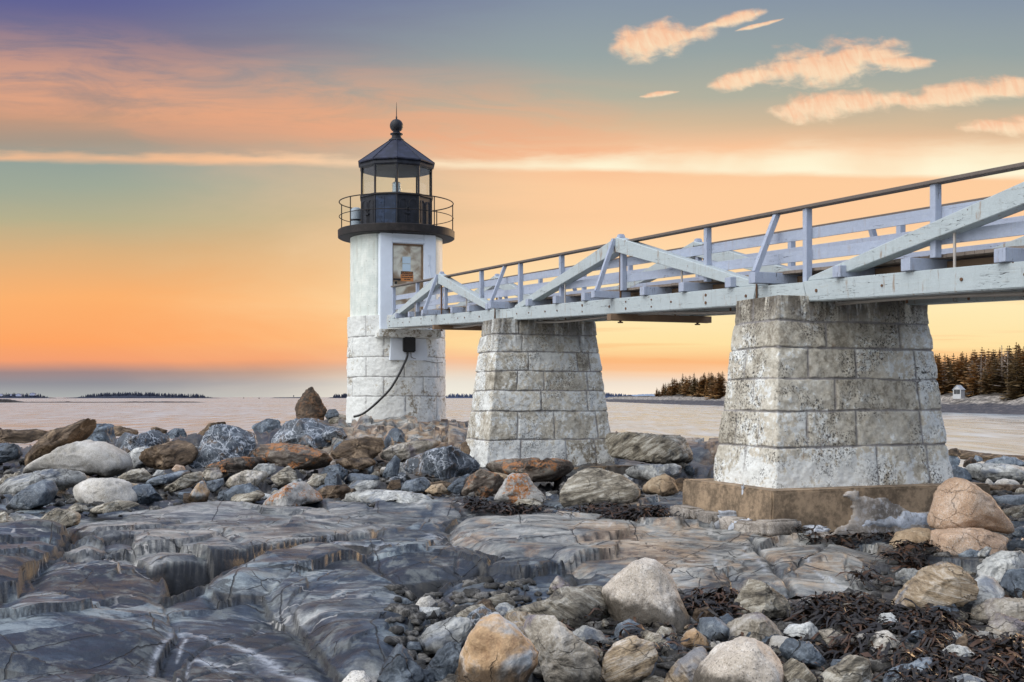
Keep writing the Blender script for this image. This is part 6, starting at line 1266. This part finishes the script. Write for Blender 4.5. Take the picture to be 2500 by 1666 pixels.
# shingle too small to count, and rockweed: one object each
def project(zone, n, r_):
    P = np.array(zone, float); px = r_.uniform(P[:, 0].min(), P[:, 0].max(), n); py = r_.uniform(P[:, 1].min(), P[:, 1].max(), n)
    k = poly_sd(px, py, P) > 0; return hit(px[k], py[k])
def shingle():
    r_ = np.random.default_rng(77); X1, Y1 = project([(950, 1690), (1000, 1560), (1150, 1480), (1650, 1450), (2000, 1510), (2200, 1350), (2560, 1310), (2560, 1700)], 2000, r_)
    X2, Y2 = project([(0, 1070), (700, 1060), (1100, 1150), (1600, 1180), (1560, 1235), (600, 1235), (0, 1260)], 1500, r_)
    X3, Y3 = project([(950, 1600), (960, 1430), (1300, 1420), (1250, 1490)], 260, r_)
    X4, Y4 = project([(2290, 1120), (2560, 1120), (2560, 1330), (2300, 1330)], 400, r_)
    X = np.concatenate([X1, X2, X3, X4]); Y = np.concatenate([Y1, Y2, Y3, Y4]); V, T = ICO[3]; 
    bm = bmesh.new(); bmesh.ops.create_icosphere(bm, subdivisions=2, radius=1); v = np.array([q.co for q in bm.verts]); f = np.array([[q.index for q in p.verts] for p in bm.faces]); bm.free()
    Z = ground_z(X, Y); n = len(X); s = r_.uniform(.012, .05, n) * (1 + .05 * Y); d = 1 + .45 * vnoise(v * 2.1 + 3, 5)
    A = r_.uniform(0, 6.28, n); sx, sy, sz = s * r_.uniform(.8, 1.4, n), s, s * r_.uniform(.4, .8, n)
    vv = v * d[:, None]; x = vv[None, :, 0] * sx[:, None]; y = vv[None, :, 1] * sy[:, None]; z = vv[None, :, 2] * sz[:, None]
    W = np.stack([x * np.cos(A)[:, None] - y * np.sin(A)[:, None] + X[:, None], x * np.sin(A)[:, None] + y * np.cos(A)[:, None] + Y[:, None], z + Z[:, None] + .25 * sz[:, None]], 2).reshape(-1, 3)
    q = (f[None] + (np.arange(n) * len(v))[:, None, None]).reshape(-1, 3)
    tag(link('shingle', quad_mesh('shingle', W, q), M['pebble'], smooth=False), 'grey shingle and pebbles in the gaps between the boulders', 'shingle', kind='stuff')
shingle()
def rockweed(zones, name, label, n, seed, zoff=.02):
    r_ = np.random.default_rng(seed); Xs, Ys = [], []
    for zid, z_, m_ in zones:
        p = zpx(zid, z_); X, Y = project(p, int(n * m_), r_); Xs.append(X); Ys.append(Y)
    X = np.concatenate(Xs); Y = np.concatenate(Ys)
    keep = fbm(np.stack([X * 2.2, Y * 2.2, 0 * X], 1), 3, seed) > -.25; X, Y = X[keep], Y[keep]; n = len(X)
    Z = ground_z(X, Y); a = r_.uniform(0, 6.28, n); ln = r_.uniform(.05, .15, n) * (1 + .03 * Y); K = 6
    V = np.zeros((n, K, 2, 3)); hx, hy = np.cos(a), np.sin(a); cur = np.stack([X, Y, Z + zoff + r_.uniform(0, .05, n)], 1); bend = r_.normal(0, .5, n)
    for k in range(K):
        wd = ln * .085 * (1.15 - .17 * k) * r_.uniform(.7, 1.3, n); side = np.stack([-np.sin(a), np.cos(a), r_.normal(0, .5, n)], 1)
        V[:, k, 0] = cur + side * wd[:, None]; V[:, k, 1] = cur - side * wd[:, None]
        a = a + bend * .5 + r_.normal(0, .35, n); cur = cur + np.stack([np.cos(a) * ln / 3, np.sin(a) * ln / 3, .026 * (1 - k * .6) + r_.normal(0, .010, n)], 1)
        cur[:, 2] = np.maximum(cur[:, 2], ground_z(cur[:, 0], cur[:, 1]) + .006)
    idx = np.arange(n * K * 2).reshape(n, K, 2); q = np.concatenate([np.stack([idx[:, k, 0], idx[:, k, 1], idx[:, k + 1, 1], idx[:, k + 1, 0]], 1) for k in range(K - 1)])
    me = quad_mesh(name, V.reshape(-1, 3), q); o = link(name, me, [M['weed'], M['weedr']])
    mi = (r_.uniform(size=n) < .27).astype(np.int32); me.polygons.foreach_set('material_index', np.tile(mi, K - 1))
    tag(o, label, 'seaweed', kind='stuff')
rockweed([('M', [(1010, 745), (1200, 745), (1550, 765), (1700, 780), (2000, 775), (2353, 800), (2380, 890), (2000, 850), (1600, 800), (1300, 785), (1030, 770)], 1.2), ('P', [(0, 1290), (160, 1330), (480, 1440), (850, 1500), (1000, 1490), (1380, 1500), (1700, 1600), (1300, 1560), (900, 1520), (500, 1480), (200, 1400), (0, 1350)], 1.0), ('M', [(1820, 835), (1950, 830), (2130, 865), (2000, 870)], .5)], 'rockweed', 'dark rockweed wrack strewn along the foot of the big pier', 4600, 5)
rockweed([('C', [(1500, 440), (1760, 410), (2050, 480), (2050, 560), (1900, 640), (1560, 660), (1280, 620), (1280, 590), (1440, 540)], 1.6), ('C', [(930, 780), (1250, 750), (1500, 780), (1540, 840), (1450, 960), (1200, 940), (1000, 830)], 1.5), ('C', [(1600, 860), (2100, 800), (2100, 960), (1700, 1060), (1600, 1000)], 1.3), ('C', [(1620, 1180), (1900, 1060), (2420, 1060), (2420, 1330), (1620, 1330)], 1.2), ('C', [(1000, 1050), (1320, 1020), (1300, 1100), (1100, 1190), (1010, 1150)], .9), ('C', [(250, 740), (560, 690), (460, 840), (260, 900)], .5), ('C', [(-700, 1200), (-600, 700), (100, 720), (900, 780), (1500, 850), (2300, 560), (2450, 700), (2400, 1250)], .9)], 'rockweed', 'black and red brown rockweed draped between the boulders at lower right', 1300, 9, .03)
# ------------------------------------------------------------------ wooded headland, islands, marks at sea
def at(px, py, Y): return ((px - CX) / F * Y, Y, CZ - (py - HY) / F * Y)
SH = np.array([(2700, 1016, 183), (2500, 1012, 200), (2320, 1008, 221), (2100, 1001, 271), (1900, 994, 350), (1740, 990, 420), (1640, 987, 494), (1560, 984, 600), (1475, 981, 764)], float)
SX, SY = (SH[:, 0] - CX) / F * SH[:, 2], SH[:, 2]
def shore_x(Y): return np.interp(Y, SY, SX)
def head_z(X, Y):
    d = X - shore_x(Y) + 2.5 * vnoise(np.stack([Y * .09, X * .03, 0 * X], 1), 4)     # metres inland, along the view
    tip = smooth01(Y, 640, 470)                                # low bare spit at the far end
    z = -.6 + smooth01(d, -6, 7) * 2.1 + smooth01(d, 5, 16) * 2.3 * tip + smooth01(d, 16, 120) * (9.0 * smooth01(Y, 420, 240) + 4.0) * tip
    z += 1.6 * smooth01(Y, 430, 560) * smooth01(d, -2, 10)
    z += (.55 * fbm(np.stack([X * .22, Y * .10, 0 * X], 1), 4, 8)) * smooth01(d, -4, 6)
    return np.where(d < -6, -.6, z)
gy = np.concatenate([np.linspace(150, 300, 150), np.linspace(303, 800, 140)]); gd = np.concatenate([np.linspace(-14, 30, 70), np.linspace(33, 330, 40)])
YY, DD = np.meshgrid(gy, gd, indexing='ij'); XX = shore_x(YY.ravel()) + DD.ravel(); ZZ = head_z(XX, YY.ravel()); I = np.arange(len(XX)).reshape(YY.shape)
me = quad_mesh('headland', np.stack([XX, YY.ravel(), ZZ], 1), np.stack([I[:-1, :-1].ravel(), I[:-1, 1:].ravel(), I[1:, 1:].ravel(), I[1:, :-1].ravel()], 1))
tag(link('headland', me, M['headland'], smooth=True), 'wooded headland with a pale rocky shore beyond the water', 'headland', kind='structure')

def spruce(seed, dead=False, slim=1.0):
    """unit-height spruce: crown of drooping sprays, and its trunk"""
    r = random.Random(seed); V, Q = [], []
    nw = 17 if not dead else 13; z0 = .10 if not dead else .22
    for i in range(nw):
        f = i / (nw - 1); z = z0 + (1 - z0) * f ** .92; R = (.27 * slim * (1 - f) ** .75 + .010) * r.uniform(.75, 1.2); nb = r.randint(8, 11) if not dead else r.randint(3, 6)
        for b in range(nb):
            if r.random() < (.10 if not dead else .2): continue
            a = r.uniform(0, 6.283); L_ = R * r.uniform(.6, 1.2); dr = -.30 * L_ * (1 - f * .9) if not dead else .1 * L_; w = L_ * (.30 if not dead else .05) + .007
            for s in range(3):
                u0, u1 = s / 3, (s + 1) / 3; sa = a + r.uniform(-.12, .12); ca, sn = math.cos(sa), math.sin(sa); k = len(V)
                w0, w1 = w * (1.0 - .35 * u0), w * (1.0 - .75 * u1); j = r.uniform(-.012, .012)
                for u, ww in ((u0, w0), (u1, w1)):
                    x, y, zz = ca * L_ * u, sn * L_ * u, z + dr * u * u + j + r.uniform(-.004, .004)
                    V.append((x - sn * ww, y + ca * ww, zz - ww * r.uniform(.5, 1.5))); V.append((x + sn * ww, y - ca * ww, zz - ww * r.uniform(.5, 1.5)))
                Q.append((k, k + 1, k + 3, k + 2))
    k = len(V); V += [(-.008, 0, .93), (.008, 0, .93), (.001, 0, 1.02), (-.001, 0, 1.02)]; Q.append((k, k + 1, k + 2, k + 3))
    cr = quad_mesh('crown', np.array(V), np.array(Q))
    bm = bmesh.new(); add_tube(bm, [(0, 0, -.05), (.003, .002, .4), (0, 0, .96)], [.016, .011, .003], 6); tm = bpy.data.meshes.new('trunk'); bm.to_mesh(tm); bm.free()
    return cr, tm
PROT = [(spruce(s, False, sl), m_) for s, sl, m_ in ((1, 1., 'crown'), (2, 1.15, 'crown'), (3, .85, 'crown2'), (4, 1.0, 'crown2'), (5, 1.3, 'crown'))]
PDEAD = [(spruce(s, True, .9), 'dead') for s in (11, 12, 13)]
for (c_, t_), m_ in PROT + PDEAD: c_.materials.append(M[m_]); t_.materials.append(M['dead'] if m_ == 'dead' else M['bark'])
def plant_tree(px, Y, h, dead, label, group):
    x = (px - CX) / F * Y; z = float(head_z(np.array([x]), np.array([Y]))[0]); (c_, t_), m_ = random.choice(PDEAD if dead else PROT)
    root = empty('spruce_tree', (x, Y, z - .1), random.uniform(0, 6.28)); tag(root, label, 'tree', group)
    w = random.uniform(1.05, 1.6)
    for nm, me in (('crown', c_), ('trunk', t_)):
        o = bpy.data.objects.new(nm, me); COL.objects.link(o); o.parent = root; o.scale = (h * w, h * w, h)
    return root
random.seed(5)
LAB = {0: ('rust brown spruce tree in the dense stand on the right hand headland', 'spruce trees on the right hand headland'), 1: ('bare grey spruce tree among the brown spruces on the right hand headland', 'bare grey spruces on the right hand headland'), 2: ('dark spruce tree in the stand on the headland between the two piers', 'spruce trees on the far end of the headland')}
cnt = [0, 0, 0]
def inland(Y, d): return CX + (float(shore_x(Y)) + d) / Y * F
for row_, (d0, n) in enumerate(((15, 26), (20, 34), (27, 36), (36, 36), (48, 36), (64, 30), (85, 26))):
    for i in range(n):
        px = 2235 + (330) * (i + random.uniform(.1, .9)) / n
        # find the distance at which a point d0 inland shows in this column
        Ys = np.linspace(190, 420, 400); pp = CX + (shore_x(Ys) + d0 + random.uniform(-2, 3)) / Ys * F; Y = float(Ys[np.argmin(np.abs(pp - px))]) + random.uniform(-4, 4)
        if row_ < 2 and 2328 < px < 2368: continue
        dead = row_ in (0, 1) and random.random() < (.45 if px > 2380 else .15)
        h = random.uniform(5.4, 10.4) * (1.05 if row_ > 2 else .95)
        plant_tree(px, Y, h, dead, *LAB[1 if dead else 0])
for row_, (d0, n) in enumerate(((13, 22), (19, 24), (28, 20))):
    for i in range(n):
        px = 1600 + 165 * (i + random.uniform(.1, .9)) / n
        Ys = np.linspace(330, 640, 400); pp = CX + (shore_x(Ys) + d0 + random.uniform(-2, 3)) / Ys * F; Y = float(Ys[np.argmin(np.abs(pp - px))])
        k = smooth01(np.array([px]), 1592, 1640)[0]
        plant_tree(px, Y, random.uniform(5.2, 9.8) * (.45 + .6 * float(k)), False, *LAB[2])
# white cottage at the edge of the wood
def house(name, label, x, y, z, w, d, h, rh, rot, wallm, roofm, windows=True, cat='house', group=None):
    root = empty(name, (x, y, z), rot); tag(root, label, cat, group)
    bm = bmesh.new(); b = [(-w / 2, -d / 2), (w / 2, -d / 2), (w / 2, d / 2), (-w / 2, d / 2)]
    lo = [bm.verts.new((*p, -1)) for p in b]; up = [bm.verts.new((*p, h)) for p in b]; r0 = bm.verts.new((0, -d / 2, h + rh)); r1 = bm.verts.new((0, d / 2, h + rh))
    for i in range(4): bm.faces.new((lo[i], lo[(i + 1) % 4], up[(i + 1) % 4], up[i]))
    bm.faces.new((up[0], up[1], r0)); bm.faces.new((up[2], up[3], r1)); from_bm('wall', bm, M[wallm], root)
    bm = bmesh.new(); e = w * .07; t_ = .12
    for s in (-1, 1):
        p = [(0, -d / 2 - e, h + rh + t_), (0, d / 2 + e, h + rh + t_), (s * (w / 2 + e), d / 2 + e, h - rh * .14 + t_), (s * (w / 2 + e), -d / 2 - e, h - rh * .14 + t_)]
        add_hexa(bm, [(q[0], q[1], q[2] - .1) for q in p] + p)
    from_bm('roof', bm, M[roofm], root)
    if windows:
        for (cx_, cz_) in ((-w * .2, h * .5), (w * .2, h * .5)):
            bm = bmesh.new(); add_box(bm, (cx_, -d / 2 - .03, cz_ - .45), (cx_, -d / 2 - .03, cz_ + .45), .6, .05, (1, 0, 0)); from_bm('window', bm, M['housedark'], root)
    return root
Yh = 232.0; xh, _, _ = at(2341, 950, Yh)
zb_ = CZ - (962 - HY) / F * Yh
house('cottage', 'small white cottage with a pale grey roof at the edge of the spruces', xh, Yh, zb_, 1.6, 2.1, .85, .8, math.radians(-42), 'housewhite', 'houseroof')

# islands on the horizon: a low hump of land and the dark wood on it
def island(px0, px1, Y, hump, label, wlab, mat, seed, wood=True, bare=.1, th=(5, 9), n=220, low=2.0):
    r = random.Random(seed); x0, x1 = (px0 - CX) / F * Y, (px1 - CX) / F * Y; W = x1 - x0
    def hz(u): return low * min(1, u * 8, (1 - u) * 8) + hump(u) - .3
    nu, nv = 90, 14; V = []; dp = max(40, min(W * .25, 240))
    for i in range(nu + 1):
        u = i / nu
        for j in range(nv + 1):
            v = j / nv; prof = max(0, 1 - (2 * v - 1) ** 2) ** .5
            V.append((x0 + W * u, Y + (v - .5) * dp, (hz(u) + .8) * prof * (1 + .12 * r.uniform(-1, 1)) - .5))
    I = np.arange(len(V)).reshape(nu + 1, nv + 1); q = np.stack([I[:-1, :-1].ravel(), I[1:, :-1].ravel(), I[1:, 1:].ravel(), I[:-1, 1:].ravel()], 1)
    o = link('island', quad_mesh('island', np.array(V), q), M[mat]); tag(o, label, 'island', kind='structure')
    if not wood: return
    VV, Q = [], []
    for i in range(n):
        u = r.uniform(bare, 1 - bare * .6); edge_ = min(1, (u - bare) * 9 + .3, (1 - bare * .6 - u) * 9 + .3); v = r.uniform(.15, .6); prof = (1 - (2 * v - 1) ** 2) ** .5
        h = r.uniform(*th) * edge_; x, y, z = x0 + W * u, Y + (v - .5) * dp, hz(u) * prof - .8; b = h * r.uniform(.16, .30); rd = r.random() < .35
        for t_ in range(3):
            k = len(VV); zb, zt = z + h * (.0 + .27 * t_), z + h * (.5 + .27 * t_) if not rd else z + h * (.5 + .18 * t_); rb = b * (1 - .27 * t_) * (1.5 if rd else 1); sg = 6; a0 = r.uniform(0, 1)
            for s in range(sg): VV.append((x + rb * r.uniform(.7, 1.2) * math.cos(a0 + s * 1.047), y + rb * math.sin(a0 + s * 1.047), zb + r.uniform(-.1, .1) * h * .3))
            VV.append((x + r.uniform(-.1, .1) * b, y, zt))
            for s in range(sg): Q.append((k + s, k + (s + 1) % sg, k + sg))
    o = link('island_wood', quad_mesh('island_wood', np.array(VV), np.array(Q)), M[mat]); tag(o, wlab, 'wood', kind='stuff')
island(-160, 128, 3000, lambda u: 3.0 * max(0, 1 - u) ** .6 + 1, 'low island at the left end of the horizon with white houses', 'dark wood covering the leftmost island', 'farwood', 1, bare=.05, th=(6, 12), n=330)
island(146, 552, 3000, lambda u: 6.5 * math.exp(-((u - .46) / .24) ** 2), 'long low island left of the lighthouse on the horizon', 'dark spruce wood along the long island', 'farwood', 2, bare=.13, th=(6, 12), n=420)
island(660, 748, 3400, lambda u: 1.4 * u, 'bare low islet just left of the pointed rock', '', 'farwood', 3, wood=False, low=1.6)
island(800, 862, 3400, lambda u: 2.5 * u, 'small wooded islet left beside the lighthouse', 'dark trees on the small islet beside the lighthouse', 'farwood', 4, bare=.2, th=(7, 14), n=60)
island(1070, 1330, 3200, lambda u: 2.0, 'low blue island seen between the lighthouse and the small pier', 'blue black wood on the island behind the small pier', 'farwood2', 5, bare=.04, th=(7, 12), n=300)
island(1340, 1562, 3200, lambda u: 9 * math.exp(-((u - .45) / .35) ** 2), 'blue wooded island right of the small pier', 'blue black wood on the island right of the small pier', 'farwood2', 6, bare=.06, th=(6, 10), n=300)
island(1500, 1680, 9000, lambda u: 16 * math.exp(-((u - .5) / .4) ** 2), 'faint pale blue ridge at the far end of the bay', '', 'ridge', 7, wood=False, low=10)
# houses on the left island
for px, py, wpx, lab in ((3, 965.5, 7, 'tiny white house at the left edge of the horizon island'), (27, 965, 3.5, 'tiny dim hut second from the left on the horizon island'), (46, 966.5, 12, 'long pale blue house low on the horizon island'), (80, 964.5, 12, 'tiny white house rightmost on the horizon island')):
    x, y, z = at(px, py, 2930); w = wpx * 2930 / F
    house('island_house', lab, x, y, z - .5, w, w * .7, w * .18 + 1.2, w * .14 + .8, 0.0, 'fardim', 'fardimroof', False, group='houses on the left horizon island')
# reef awash
r = random.Random(9); xs = [(-60, 8.5), (0, 8), (22, 7.2), (40, 4.2), (55, 1.7), (100, 1.6), (160, 2.0), (166, 3.2), (172, 1.8), (240, 1.4), (300, 1.6), (330, 2.6), (350, 1.8), (360, 2.8), (380, 2.0), (400, 2.6), (440, 2.2), (470, 2.2), (485, 1.2), (502, .2)]
V = []
for px in np.arange(-60, 503, 1.5):
    hpx = np.interp(px, [a for a, _ in xs], [b for _, b in xs]) * r.uniform(.75, 1.15); Y = 640.; X = (px - CX) / F * Y; h = hpx * Y / F
    for v in np.linspace(0, 1, 7): V.append((X, Y + (v - .5) * 14 + r.uniform(-.5, .5), -.3 + (h + .3) * max(0, 1 - (2 * v - 1) ** 2) ** .5))
I = np.arange(len(V)).reshape(-1, 7); me = quad_mesh('reef', np.array(V), np.stack([I[:-1, :-1].ravel(), I[1:, :-1].ravel(), I[1:, 1:].ravel(), I[:-1, 1:].ravel()], 1))
tag(link('reef', me, M['weedrock']), 'thin black reef awash across the left water', 'reef', kind='structure')
# two buoys and the structure on the islet
for i, (px, lab) in enumerate(((595, 'left one of the two tiny dark buoys on the horizon'), (632.5, 'right one of the two tiny dark buoys, slightly nearer'))):
    Y = (2500, 1900)[i]; root = empty('channel_buoy', ((px - CX) / F * Y, Y, 0)); tag(root, lab, 'buoy', 'channel buoys on the horizon')
    bm = bmesh.new(); add_lathe(bm, [(.3, -.6), (.9, -.4), (.95, .5), (.7, .7)], 16); from_bm('float', bm, M['weedrock'], root)
    bm = bmesh.new(); add_lathe(bm, [(.62, .7), (.45, 2.4), (.3, 2.5), (.3, 3.0), (.05, 3.4)], 8); from_bm('tower', bm, M['weedrock'], root)
x, y, z = at(717, 967.6, 3380); house('islet_hut', 'tiny dark hut on the bare islet left of the pointed rock', x, y, z - 1, 2.2, 2.4, 2.8, 1.4, 0, 'farwood', 'farwood', False, cat='hut')
